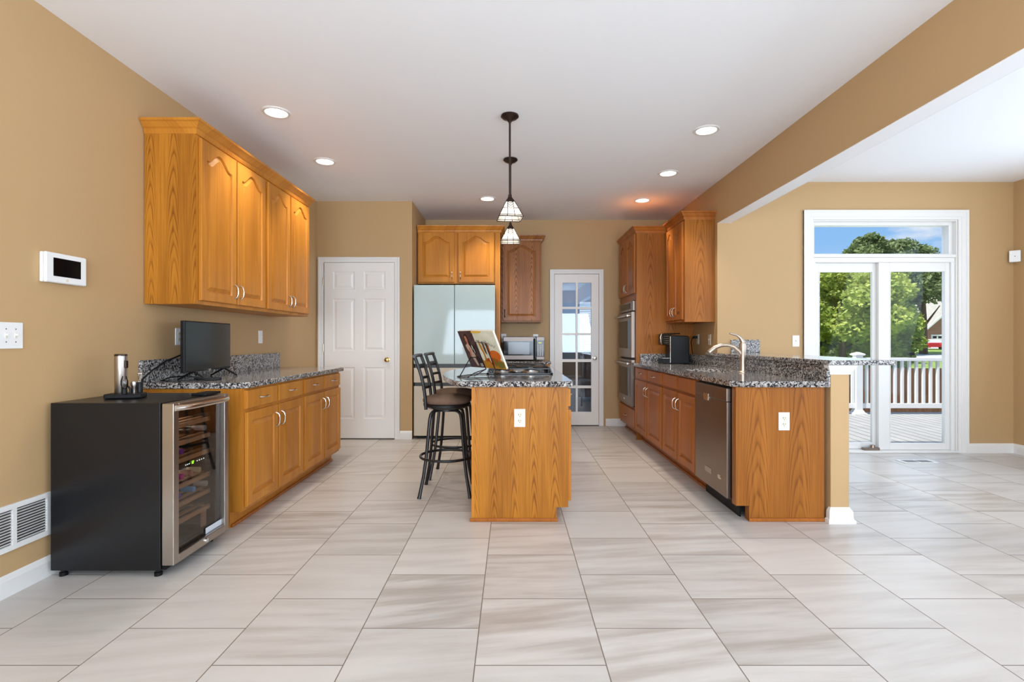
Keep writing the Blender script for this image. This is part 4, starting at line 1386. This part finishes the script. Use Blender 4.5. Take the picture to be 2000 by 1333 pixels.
# ------------------------------------------------------------------ television and small things on the left worktop
tv = thing('television', 'small black flat television on the left granite worktop', 'television', (-2.14, 3.59, 0.9145), PI / 2 + 0.08)
box(-0.315, 0.315, -0.018, 0.008, 0.055, 0.392).build('case', M['black_plastic'], tv, bevel=0.004)
box(-0.305, 0.305, -0.0195, -0.018, 0.072, 0.384).build('screen', M['screen'], tv)
box(-0.16, 0.16, 0.008, 0.045, 0.09, 0.3).build('back_housing', M['black_plastic'], tv, bevel=0.008)
for x in (-0.19, 0.24):
    MB().tube([(x, -0.1, 0.004), (x, -0.005, 0.058), (x, 0.09, 0.004)], [0.006, 0.008, 0.006], 8).build('stand_foot', M['black_plastic'], tv)
box(-0.015, 0.015, -0.022, -0.018, 0.054, 0.066).build('badge', M['steel'], tv)
pc = MB().tube([(-2.19, 3.42, 1.09), (-2.23, 3.30, 1.045), (-2.25, 3.2, 0.99), (-2.262, 3.14, 0.945), (-2.265, 3.115, 0.90), (-2.265, 3.11, 0.80), (-2.265, 3.11, 0.62)], 0.0055, 8).build('power_cord', M['black_plastic'], None, smooth=True)
tag(pc, 'black cord running from the television down behind the wine cooler', 'cord')
c2_ = MB().tube([(-2.05, 3.32, 0.92), (-2.17, 3.24, 0.92), (-2.24, 3.27, 0.921), (-2.25, 3.36, 0.935), (-2.20, 3.46, 0.94), (-2.12, 3.5, 0.921), (-1.99, 3.42, 0.921), (-1.95, 3.36, 0.921)], 0.004, 6).build('loose_cable', M['black_plastic'], None, smooth=True)
tag(c2_, 'thin black cable coiled on the granite in front of the television', 'cable')
rm = thing('remote_control', 'flat black remote lying on the granite under the television', 'remote', (-2.02, 3.40, 0.915), 0.25)
MB().prism(blob(0, 0, 0.085, 0.022, 20), 0, 0.016).build('case', M['black_plastic'], rm, bevel=0.005)
MB().box(-0.05, 0.05, -0.012, 0.012, 0.016, 0.0175).build('keypad', M['slot'], rm)

# ------------------------------------------------------------------ wine cooler (faces +X)
WCW, WCD, WCH = 0.495, 0.545, 0.868
wc = thing('wine_cooler', 'black wine cooler with glass door and steel frame by the left wall', 'wine cooler', (-1.745, 2.54, 0), PI / 2)
MB().box(0, 0.022, 0, WCD, 0.035, WCH).box(WCW - 0.022, WCW, 0, WCD, 0.035, WCH).box(0.022, WCW - 0.022, 0, WCD, WCH - 0.03, WCH).box(0.022, WCW - 0.022, 0, WCD, 0.035, 0.1).box(0.022, WCW - 0.022, WCD - 0.03, WCD, 0.1, WCH - 0.03).build('cabinet_shell', M['black_steel'], wc, bevel=0.003)
MB().box(0.022, 0.026, 0.005, WCD - 0.03, 0.1, WCH - 0.03).box(WCW - 0.026, WCW - 0.022, 0.005, WCD - 0.03, 0.1, WCH - 0.03).box(0.026, WCW - 0.026, WCD - 0.034, WCD - 0.03, 0.1, WCH - 0.03).build('liner', M['cooler_dark'], wc)
dfr = MB()
y0_, y1_ = -0.066, -0.008
b = 0.042
dfr.box(0.0, b, y0_, y1_, 0.06, WCH - 0.004).box(WCW - b, WCW, y0_, y1_, 0.06, WCH - 0.004).box(b, WCW - b, y0_, y1_, 0.06, 0.06 + b).box(b, WCW - b, y0_, y1_, WCH - 0.004 - b, WCH - 0.004)
wd = dfr.build('door', M['steel'], wc, bevel=0.003)
box(b, WCW - b, -0.045, -0.039, 0.06 + b, WCH - 0.004 - b).build('pane', M['cooler_glass'], wd)
MB().box(b, b + .012, -0.038, -0.01, .102, .82).box(WCW - b - .05, WCW - b, -0.038, -0.01, .102, .82).box(b, WCW - b, -0.038, -0.01, .78, .82).box(b, WCW - b, -0.038, -0.01, .102, .12).build('glass_border', M['black_plastic'], wd)
hp = []
for i in range(17):
    s = -1 + 2 * i / 16
    hp.append((WCW / 2 + s * (WCW / 2 - 0.012), -0.066 - 0.036 * (1 - abs(s) ** 5), WCH - 0.028))
MB().tube(hp, 0.0135, 10, flat=1.1).build('handle', M['nickel'], wd, smooth=True)
MB().lathe([(0.0, -0.074), (0.012, -0.074), (0.014, -0.066)], 16, (0.27, 0, 0.082), 'y').build('lock', M['chrome'], wd, smooth=True)
box(0.30, WCW - b, -0.0475, -0.0455, 0.104, 0.136).build('sticker', mat('white_sticker', c(214, 220, 228), 0.5), wd)
box(WCW - 0.17, WCW - 0.02, -0.03, 0.05, WCH + 0.0005, WCH + 0.014).build('hinge_cover', M['black_plastic'], wc, bevel=0.002)
box(0.01, WCW - 0.01, -0.02, -0.001, 0.036, 0.058).build('toe_grille', M['black_plastic'], wc)
for fx in (0.03, WCW - 0.03):
    for fy in (0.03, WCD - 0.04):
        MB().lathe([(0.018, 0.0), (0.018, 0.018), (0.012, 0.02), (0.012, 0.036)], 14, (fx, fy, 0)).build('foot', M['black_plastic'], wc, smooth=True)
SHZ = [0.745, 0.652, 0.56, 0.425, 0.33, 0.24]
for sz in SHZ:
    box(0.03, WCW - 0.065, 0.0, 0.018, sz - 0.028, sz - 0.006).build('shelf_front', M['shelf_wood'], wc, bevel=0.002)
    wv_ = MB()
    for i in range(7):
        wv_.box(0.03, WCW - 0.03, 0.06 + i * 0.066, 0.085 + i * 0.066, sz - 0.018, sz - 0.010)
    for xx in (0.05, WCW - 0.06):
        wv_.box(xx, xx + 0.01, 0.018, WCD - 0.04, sz - 0.026, sz - 0.018)
    wv_.build('shelf_slats', M['shelf_wood'], wc)
MB().box(0.03, 0.05, 0.01, 0.02, 0.12, 0.215).box(0.36, 0.40, 0.01, 0.02, 0.12, 0.215).build('shelf_support', M['shelf_wood'], wc)
cpb = box(0.03, WCW - 0.03, 0.004, 0.4, 0.496, 0.528).build('control_panel', M['black_gloss'], wc)
led = mat('green_led', c(160, 220, 60), 0.4, emit=c(170, 235, 60), estr=2.2)
ledw = mat('white_led', c(220, 230, 230), 0.4, emit=c(220, 232, 230), estr=1.6)
SEG = {'1': 'bc', '2': 'abged', '4': 'fgbc', '5': 'afgcd'}


def digits(txt, x0, zc, h=0.016):
    mb = MB()
    w_ = h * 0.55
    t = h * 0.14
    for i, ch in enumerate(txt):
        x = x0 + i * w_ * 1.5
        for s in SEG[ch]:
            r = {'a': (x, x + w_, zc + h / 2 - t, zc + h / 2), 'd': (x, x + w_, zc - h / 2, zc - h / 2 + t), 'g': (x, x + w_, zc - t / 2, zc + t / 2),
                 'f': (x, x + t, zc, zc + h / 2), 'b': (x + w_ - t, x + w_, zc, zc + h / 2), 'e': (x, x + t, zc - h / 2, zc), 'c': (x + w_ - t, x + w_, zc - h / 2, zc)}[s]
            mb.box(r[0], r[1], 0.002, 0.004, r[2], r[3])
    return mb


digits('24', 0.085, 0.512).build('green_digits', led, cpb)
digits('12', 0.25, 0.512).build('green_digits', led, cpb)
ib_ = MB()
for x in (0.055, 0.07, 0.2, 0.215, 0.23, 0.30, 0.32, 0.34, 0.36):
    ib_.box(x, x + 0.006, 0.002, 0.004, 0.508, 0.513)
ib_.build('indicator_lights', ledw, cpb)
bott = [('purple', c(110, 40, 170), 0.185, 2), ('magenta', c(206, 44, 150), 0.185, 3), ('rose gold', c(190, 140, 120), 0.262, 3), ('pale gold', c(200, 176, 140), 0.335, 3),
        ('dark blue', c(60, 56, 180), 0.16, 4), ('light blue', c(70, 150, 214), 0.285, 4), ('clear foil', c(170, 160, 156), 0.385, 1), ('silver foil', c(184, 176, 168), 0.40, 4), ('black', c(40, 38, 40), 0.27, 1)]
SHN = ['top', 'second', 'third', 'fourth', 'fifth', 'bottom']
proto = None
for nm, cc, lx, si in bott:
    wz = SHZ[si] - 0.0095 + 0.0375
    lc = (-1.745 - 0.008, 2.54 + lx, wz)
    lab = 'wine bottle with %s cap on the %s shelf of the wine cooler' % (nm, SHN[si])
    if proto is None:
        proto = thing('wine_bottle', lab, 'bottle', lc, PI / 2, 'bottles in the wine cooler')
        MB().lathe([(0.012, 0.03), (0.013, 0.09), (0.02, 0.12), (0.036, 0.16), (0.037, 0.3), (0.034, 0.305), (0.0, 0.305)], 16, axis='y').build('glass_body', M['bottle'], proto, smooth=True)
        MB().lathe([(0.0, 0.0), (0.0145, 0.0), (0.0155, 0.004), (0.0155, 0.05), (0.0138, 0.07)], 16, axis='y').build('capsule', mat('capsule_' + nm.replace(' ', '_'), cc, 0.3), proto, smooth=True)
    else:
        r = copy_thing(proto, lc, PI / 2, lab)
        for ch in r.children:
            if ch.name.startswith('capsule'):
                ch.data = ch.data.copy()
                ch.data.materials[0] = mat('capsule_' + nm.replace(' ', '_'), cc, 0.3)

light('added_cooler_fill', 'AREA', (WCW / 2, 0.22, WCH - 0.034), (0, 0, 0), 0.7, (1.0, 0.9, 0.78), 0.3, 0.25, parent=wc)  # added fills to brighten the cooler interior, no such lamp is seen
light('added_cooler_fill', 'AREA', (WCW / 2, 0.22, 0.494), (0, 0, 0), 0.6, (1.0, 0.9, 0.78), 0.3, 0.25, parent=wc)
# wine opener set on top of the cooler
tp_z = WCH + 0.001
os_ = thing('opener_stand', 'black charging tray for the wine opener set on the wine cooler', 'stand', (-2.08, 2.76, tp_z), 0.25)
MB().prism([(-0.085, -0.05), (0.06, -0.05), (0.085, -0.03), (0.085, 0.04), (0.07, 0.055), (-0.07, 0.055), (-0.085, 0.04)], 0, 0.026).build('tray', M['black_plastic'], os_, bevel=0.006)
MB().tube([(0.0, -0.02, 0.026), (0.0, -0.02, 0.05), (0.012, -0.02, 0.07), (0.028, -0.02, 0.05), (0.028, -0.02, 0.026)], 0.006, 8).build('holder', M['black_plastic'], os_, smooth=True)
wo_ = thing('wine_opener', 'tall steel electric wine opener standing on the black tray', 'wine opener', (-2.105, 2.755, tp_z + 0.0265))
MB().lathe([(0.026, 0), (0.028, 0.004), (0.029, 0.15), (0.029, 0.195), (0.029, 0.2)], 24).build('barrel', M['steel'], wo_, smooth=True)
MB().lathe([(0.0295, 0.2), (0.0295, 0.207), (0.026, 0.21), (0.0, 0.21)], 24).build('cap', M['bronze'], wo_, smooth=True)
box(0.026, 0.036, -0.012, 0.008, 0.135, 0.175).build('button', M['bronze'], wo_, bevel=0.003)
ae = thing('wine_pourer', 'clear pourer in front of the steel wine opener', 'pourer', (-2.055, 2.715, tp_z + 0.0265))
MB().lathe([(0.013, 0), (0.013, 0.026), (0.0, 0.027)], 16).build('rubber_cork', M['black_plastic'], ae, smooth=True)
MB().lathe([(0.011, 0.027), (0.017, 0.05), (0.017, 0.07), (0.009, 0.095)], 16).build('clear_spout', M['clear_plastic'], ae, smooth=True)
vs = thing('vacuum_stopper', 'dark wine stopper with loop top at the back of the black tray', 'stopper', (-2.035, 2.80, tp_z + 0.0265))
MB().lathe([(0.014, 0), (0.015, 0.05), (0.012, 0.056), (0.0, 0.057)], 16).build('body', M['black_plastic'], vs, smooth=True)
MB().tube([(-0.004, 0, 0.055), (-0.004, 0, 0.10)], 0.0016, 6).tube([(0.004, 0, 0.055), (0.004, 0, 0.10)], 0.0016, 6).tube([(0.016 * math.cos(a), 0.016 * math.sin(a), 0.102) for a in [2 * PI * i / 20 for i in range(20)]], 0.0026, 6, closed=True).build('loop', M['chrome'], vs, smooth=True)
fc = thing('foil_cutter', 'small steel foil cutter between the opener and the stopper', 'foil cutter', (-2.06, 2.79, tp_z + 0.0265))
MB().lathe([(0.011, 0), (0.012, 0.03), (0.016, 0.045), (0.013, 0.06), (0.0, 0.062)], 16).build('body', M['steel'], fc, smooth=True)

# ------------------------------------------------------------------ ceiling lights
cans = [(-1.71, 3.715, 'recessed ceiling light nearest the camera on the left'), (-1.73, 4.734, 'recessed ceiling light above the left cabinets, second from the camera'),
        (1.53, 4.03, 'recessed ceiling light nearest the camera on the right'), (1.546, 5.07, 'recessed ceiling light on the right, middle of three'),
        (1.54, 6.05, 'recessed ceiling light furthest back on the right, near the oak tower'), (-0.287, 5.98, 'recessed ceiling light just left of the pendant rod, near the refrigerator')]
can0 = None
for x, y, lab in cans:
    if can0 is None:
        can0 = thing('recessed_light', lab, 'ceiling light', (x, y, CZ), 0, 'recessed kitchen ceiling lights')
        MB().loops([[(r * math.cos(a), r * math.sin(a), z) for a in [2 * PI * i / 32 for i in range(32)]] for r, z in ((0.1, -0.0005), (0.1, -0.004), (0.094, -0.009), (0.078, -0.009), (0.074, -0.003), (0.074, -0.0005))], closed=True).build('trim_ring', M['trim'], can0, smooth=True)
        MB().lathe([(0.0, -0.0035), (0.074, -0.0035), (0.074, -0.001), (0.0, -0.001)], 32).build('lens', M['can_lens'], can0)
    else:
        copy_thing(can0, (x, y, CZ), None, lab)
for x, y, lab in cans:
    light('downlight', 'SPOT', (x, y, CZ - 0.02), (0, 0, 0), 42, (1.0, 0.91, 0.78), 0.07, spot_size=math.radians(100), spot_blend=0.6)


def pendant(x, y, rz, label):
    r = thing('pendant_lamp', label, 'pendant lamp', (x, y, CZ), rz, 'pendant lamps over the island')
    zb, zt, zc = 2.076 - CZ, 2.195 - CZ, 2.25 - CZ
    MB().lathe([(0.0, -0.001), (0.064, -0.001), (0.066, -0.012), (0.05, -0.026), (0.022, -0.036), (0.012, -0.05), (0.008, -0.06), (0.0, -0.06)], 28).build('canopy', M['bronze'], r, smooth=True)
    MB().tube([(0, 0, -0.05), (0, 0, zc)], 0.0075, 10).build('rod', M['bronze'], r, smooth=True)
    sq = lambda h, z: [(-h, -h, z), (h, -h, z), (h, h, z), (-h, h, z)]
    MB().loops([sq(0.034, zt - 0.002), sq(0.031, zt + 0.006), sq(0.014, zc - 0.02), sq(0.012, zc)]).build('shade_cap', M['bronze'], r)
    hb, ht = 0.087, 0.031
    MB().loops([sq(hb, zb), sq(ht, zt)], cap0=False, cap1=False).build('shade', M['shade'], r)
    ld = MB()
    for f in range(4):
        ca_, sa_ = math.cos(f * PI / 2), math.sin(f * PI / 2)

        def F(s, t):
            h = (hb + (ht - hb) * t) + 0.0012
            px, py = s * (hb + (ht - hb) * t), -h
            return (px * ca_ - py * sa_, px * sa_ + py * ca_, zb + (zt - zb) * t)
        L = [((-1, 0), (1, 0)), ((-1, .1), (1, .1)), ((-1, 0), (-1, 1)), ((-1, .55), (-.45, .55)), ((.45, .55), (1, .55)), ((-.32, .1), (-.62, 1)), ((.32, .1), (.62, 1)),
             ((-.55, .86), (0, .7)), ((.55, .86), (0, .7)), ((-.5, .72), (0, .52)), ((.5, .72), (0, .52)), ((-.6, .98), (0, .88)), ((.6, .98), (0, .88)), ((-.33, 0), (-.33, .1)), ((.33, 0), (.33, .1))]
        for (a, b) in L:
            ld.tube([F(*a), F(*b)], 0.0026 if a[1] else 0.0034, 4)
    ld.build('leading', M['bronze'], r)
    MB().lathe([(0.0, zb + 0.05), (0.016, zb + 0.056), (0.022, zb + 0.075), (0.014, zb + 0.1), (0.012, zb + 0.115)], 16).build('bulb', M['bulb'], r, smooth=True)
    light('pendant_glow', 'POINT', (0, 0, zb + 0.03), (0, 0, 0), 0.8, (1.0, 0.9, 0.78), 0.03, parent=r)
    return r


pendant(-0.016, 3.77, 0.12, 'stained glass pendant lamp nearer the camera above the island')
pendant(-0.014, 4.68, 0.0, 'stained glass pendant lamp further back above the island')

# ------------------------------------------------------------------ outside: deck, railing, garden
dk = box(1.2, 12.0, YW + 0.14, 8.75, -0.2, -0.05).build('deck', M['deck'])
tag(dk, 'grey board deck outside the sliding door', 'deck', kind='structure')
RY = 8.52
rl = thing('deck_railing', 'white vinyl deck railing outside the sliding door', 'railing', (5.75, RY, -0.05))
box(-1.7, 3.4, -0.045, 0.045, 0.885, 0.94).build('top_rail', M['vinyl'], rl, bevel=0.006)
box(-1.7, 3.4, -0.025, 0.025, 0.10, 0.18).build('bottom_rail', M['vinyl'], rl, bevel=0.004)
x = -1.62
while x < 3.35:
    if min(abs(x - p) for p in (0, 1.85, -1.7, 3.4)) > 0.085:
        box(x - 0.019, x + 0.019, -0.019, 0.019, 0.18, 0.885).build('baluster', M['vinyl'], rl)
    x += 0.118
for px in (0.0, 1.85, 3.45, -1.75):
    po = box(px - 0.055, px + 0.055, -0.055, 0.055, 0.0, 0.97).build('post', M['vinyl'], rl, bevel=0.004)
    MB().loops([[(px + sx * h, sy * h, z) for sx, sy in ((-1, -1), (1, -1), (1, 1), (-1, 1))] for h, z in ((0.06, 0.97), (0.08, 0.985), (0.08, 1.0), (0.062, 1.012), (0.01, 1.035))]).build('post_cap', M['vinyl'], po)
    MB().loops([[(px + sx * h, sy * h, z) for sx, sy in ((-1, -1), (1, -1), (1, 1), (-1, 1))] for h, z in ((0.10, 0.0), (0.10, 0.02), (0.075, 0.035), (0.062, 0.07))]).build('post_base', M['vinyl'], po)
so = thing('solar_light', 'small black solar spotlight on the deck railing', 'lamp', (6.64, RY, 0.891))
box(-0.04, 0.06, -0.03, 0.03, 0, 0.008).build('base', M['black_plastic'], so, bevel=0.002)
MB().tube([(0, 0, 0.008), (0, 0, 0.04)], 0.006, 8).build('stem', M['black_plastic'], so)
MB().prism([(-0.05, 0.085), (0.03, 0.095), (0.04, 0.04), (-0.025, 0.03)], -0.035, 0.035, 'y').build('head', M['black_plastic'], so, bevel=0.004)

gm = MB()
prof_g = [(8.0, -1.25), (40, -1.2), (75, -0.17), (140, 0.6)]
for i in range(3):
    (a, za), (b, zb2) = prof_g[i], prof_g[i + 1]
    gm.add([(-60, a, za), (170, a, za), (170, b, zb2), (-60, b, zb2)], [(0, 1, 2, 3)])
lw = gm.build('ground', M['grass'])
tag(lw, 'green lawn beyond the deck', 'lawn', kind='structure')


def gz(y):
    for i in range(3):
        (a, za), (b, zb2) = prof_g[i], prof_g[i + 1]
        if a <= y <= b:
            return za + (zb2 - za) * (y - a) / (b - a)
    return prof_g[-1][1]


rd = MB().add([(-60, 50, gz(50) + .03), (170, 50, gz(50) + .03), (170, 62, gz(62) + .03), (-60, 62, gz(62) + .03)], [(0, 1, 2, 3)]).add([(58, 62, gz(62) + .03), (75, 62, gz(62) + .03), (75, 82, gz(80) + .05), (58, 82, gz(80) + .05)], [(0, 1, 2, 3)]).build('road', M['asphalt'])
tag(rd, 'pale grey street and driveway', 'road', kind='structure')
fe = thing('garden_fence', 'red-brown wooden fence beyond the deck railing', 'fence', (12.5, 15.5, -1.25))
x = -8.0
fp = MB()
while x < 14:
    fp.box(x, x + 0.135, 0, 0.025, 0.02, 1.58)
    x += 0.14
fp.build('pickets', M['fence'], fe)
MB().box(-8, 14, 0.025, 0.065, 0.3, 0.39).box(-8, 14, 0.025, 0.065, 1.0, 1.09).build('rails', M['fence'], fe)
for i in range(10):
    box(-8 + i * 2.4, -7.9 + i * 2.4, 0.03, 0.13, 0.0, 1.58).build('fence_post', M['fence'], fe)

# house across the street
HY = 82.0
hz0 = gz(80)
hs = thing('brick_house', 'brick house with white garage door across the street', 'house', (66.4, HY, hz0))
box(0, 12, 0, 12, -0.2, 2.9).build('wall', M['brick'], hs)
MB().prism([(0, 2.9), (12, 2.9), (6, 8.2)], 0.0, 0.3, 'y').build('gable', M['brick'], hs)
MB().prism([(-0.5, 2.85), (-0.5, 3.05), (6, 8.75), (12.5, 3.05), (12.5, 2.85), (6, 8.4)], -0.4, 12.4, 'y').build('roof', M['shingle'], hs)
MB().prism([(-0.5, 2.75), (-0.5, 3.06), (6, 8.76), (12.5, 3.06), (12.5, 2.75), (6, 8.3)], -0.5, -0.4, 'y').build('fascia', M['vinyl'], hs)
gd = box(0.7, 5.2, -0.06, 0, -0.1, 2.2).build('garage_door', M['vinyl'], hs)
mbw = MB()
for i in range(5):
    mbw.box(0.95 + i * 0.85, 1.55 + i * 0.85, -0.08, -0.06, 1.6, 1.95)
mbw.build('garage_windows', M['tyre'], gd)
up = box(6, 20, 8, 22, 2.0, 8.0).build('upper_storey', M['shingle'], hs)

# red car in the driveway
ca = thing('red_car', 'red hatchback parked in the driveway across the street', 'car', (62.1, 75.5, gz(75.5) + 0.05), -0.62)
body = [(-0.88, 0.3), (0.88, 0.3), (0.9, 0.75), (0.84, 0.95), (-0.84, 0.95), (-0.9, 0.75)]
MB().loops([[(x * k, y, 0.3 + (z - 0.3) * m_) for x, z in body] for y, k, m_ in ((-2.1, 0.9, 0.85), (-2.0, 1.0, 1.0), (1.2, 1.0, 1.0), (2.1, 0.88, 0.7))]).build('body', M['car_red'], ca, smooth=True)
cab = [(-0.8, 0.95), (0.8, 0.95), (0.6, 1.45), (-0.6, 1.45)]
MB().loops([[(x, y + (0.35 if z > 1 and y < 0 else (-0.6 if z > 1 else 0)), z) for x, z in cab] for y in (-1.85, 1.1)]).build('cabin', M['car_glass'], ca)
MB().box(-0.6, 0.6, -1.45, 0.45, 1.44, 1.48).build('roof', M['car_red'], ca, bevel=0.02)
for sx in (-0.82, 0.82):
    for sy in (-1.35, 1.3):
        MB().lathe([(0.0, -0.1), (0.31, -0.1), (0.32, -0.05), (0.32, 0.05), (0.31, 0.1), (0.0, 0.1)], 18, (sx, sy, 0.32), 'x').build('wheel', M['tyre'], ca, smooth=True)
for sx in (-0.75, 0.6):
    box(sx, sx + 0.16, -2.12, -2.0, 0.68, 0.85).build('tail_light', mat('tail_lamp', c(230, 60, 60), 0.3), ca)


# trees
def tree_meshes(seed, h, r, n, leaf, base=0.12, spread=1.0):
    rnd = random.Random(seed)
    fol = MB()
    cl = []
    for i in range(44):
        a = rnd.uniform(0, 2 * PI)
        zz = rnd.uniform(base, 0.97)
        rr = r * spread * math.sin(PI * min(1, max(0.0, (zz - base + 0.18) / (1.25 - base)))) * math.sqrt(rnd.random())
        cl.append((rr * math.cos(a), rr * math.sin(a), zz * h, rnd.uniform(0.26, 0.42) * r))
    for i in range(n):
        cx, cy, cz, cr_ = cl[i % len(cl)]
        d = Vector((rnd.gauss(0, 1), rnd.gauss(0, 1), rnd.gauss(0, 1))).normalized()
        p = Vector((cx, cy, cz)) + Vector((d.x, d.y, d.z * 0.7)) * cr_ * (rnd.random() ** 0.35)
        u = Vector((rnd.gauss(0, 1), rnd.gauss(0, 1), rnd.gauss(0, 0.5))).normalized() * leaf * rnd.uniform(0.6, 1.3)
        v = u.cross(Vector((rnd.gauss(0, 1), rnd.gauss(0, 1), rnd.gauss(0, 1))).normalized())
        v = v.normalized() * leaf * rnd.uniform(0.4, 0.8) if v.length > 1e-6 else Vector((0, 0, leaf))
        fol.add([p - u, p - u * .2 - v, p + u, p + u * .2 + v], [(0, 1, 2, 3)])
    tr = MB().tube([(0, 0, -0.3), (0.05, 0, h * 0.3), (0, 0.1, h * 0.75)], [0.035 * h, 0.026 * h, 0.008 * h], 8)
    for i in range(5):
        a = i * 1.3
        tr.tube([(0.03, 0, h * (0.25 + i * 0.08)), (math.cos(a) * r * 0.6, math.sin(a) * r * 0.6, h * (0.45 + i * 0.09))], [0.014 * h, 0.004 * h], 6)
    return fol, tr


def tree(name, label, loc, seed, h, r, n, leaf, m, base=0.05, spread=1.0):
    t = thing(name, label, 'tree', loc, 0, 'trees beyond the lawn')
    fo, tr = tree_meshes(seed, h, r, n, leaf, base, spread)
    fo.build('foliage', M[m], t)
    tr.build('trunk', M['bark'], t, smooth=True)
    return t


tree('leafy_tree', 'large yellow-green tree filling the left pane of the sliding door', (20.3, 31.5, -1.2), 1, 6.9, 3.6, 24000, 0.15, 'leaf', 0.0)
tree('leafy_tree', 'yellow-green tree seen between the two sliding door panels', (23.9, 34.0, -1.2), 2, 7.5, 2.3, 18000, 0.15, 'leaf', 0.0)
tree('leafy_tree', 'bushy green tree in the right pane of the sliding door', (27.9, 38.0, -1.2), 3, 7.8, 2.1, 18000, 0.16, 'leaf', 0.02)
tree('dark_tree', 'dark evergreen low behind the left pane tree', (25.5, 43.0, -1.1), 4, 6.6, 3.6, 6000, 0.26, 'leaf_dark', 0.0)
tree('tall_tree', 'tall rounded tree whose crown shows left in the transom', (42.0, 60.0, -0.6), 5, 14.2, 3.0, 8000, 0.24, 'leaf_dark', 0.35, 1.0)
tree('tall_tree', 'tall rounded tree whose crown shows in the middle of the transom', (47.0, 61.5, -0.6), 6, 14.2, 3.6, 9000, 0.25, 'leaf_dark', 0.35, 1.0)
tree('tall_tree', 'tall tree whose crown shows right of the middle in the transom', (50.6, 63.0, -0.5), 8, 13.2, 3.4, 7000, 0.26, 'leaf_dark', 0.52, 1.0)
tree('tall_tree', 'tall dark tree behind the brick house at the right of the transom', (78, 118.0, 0.3), 9, 21.0, 5.5, 6000, 0.4, 'leaf_dark', 0.05, 1.0)
tree('round_bush', 'low yellow-green tree top at the bottom of the transom', (33.0, 47.0, -1.0), 10, 8.9, 2.3, 5000, 0.24, 'leaf', 0.2)
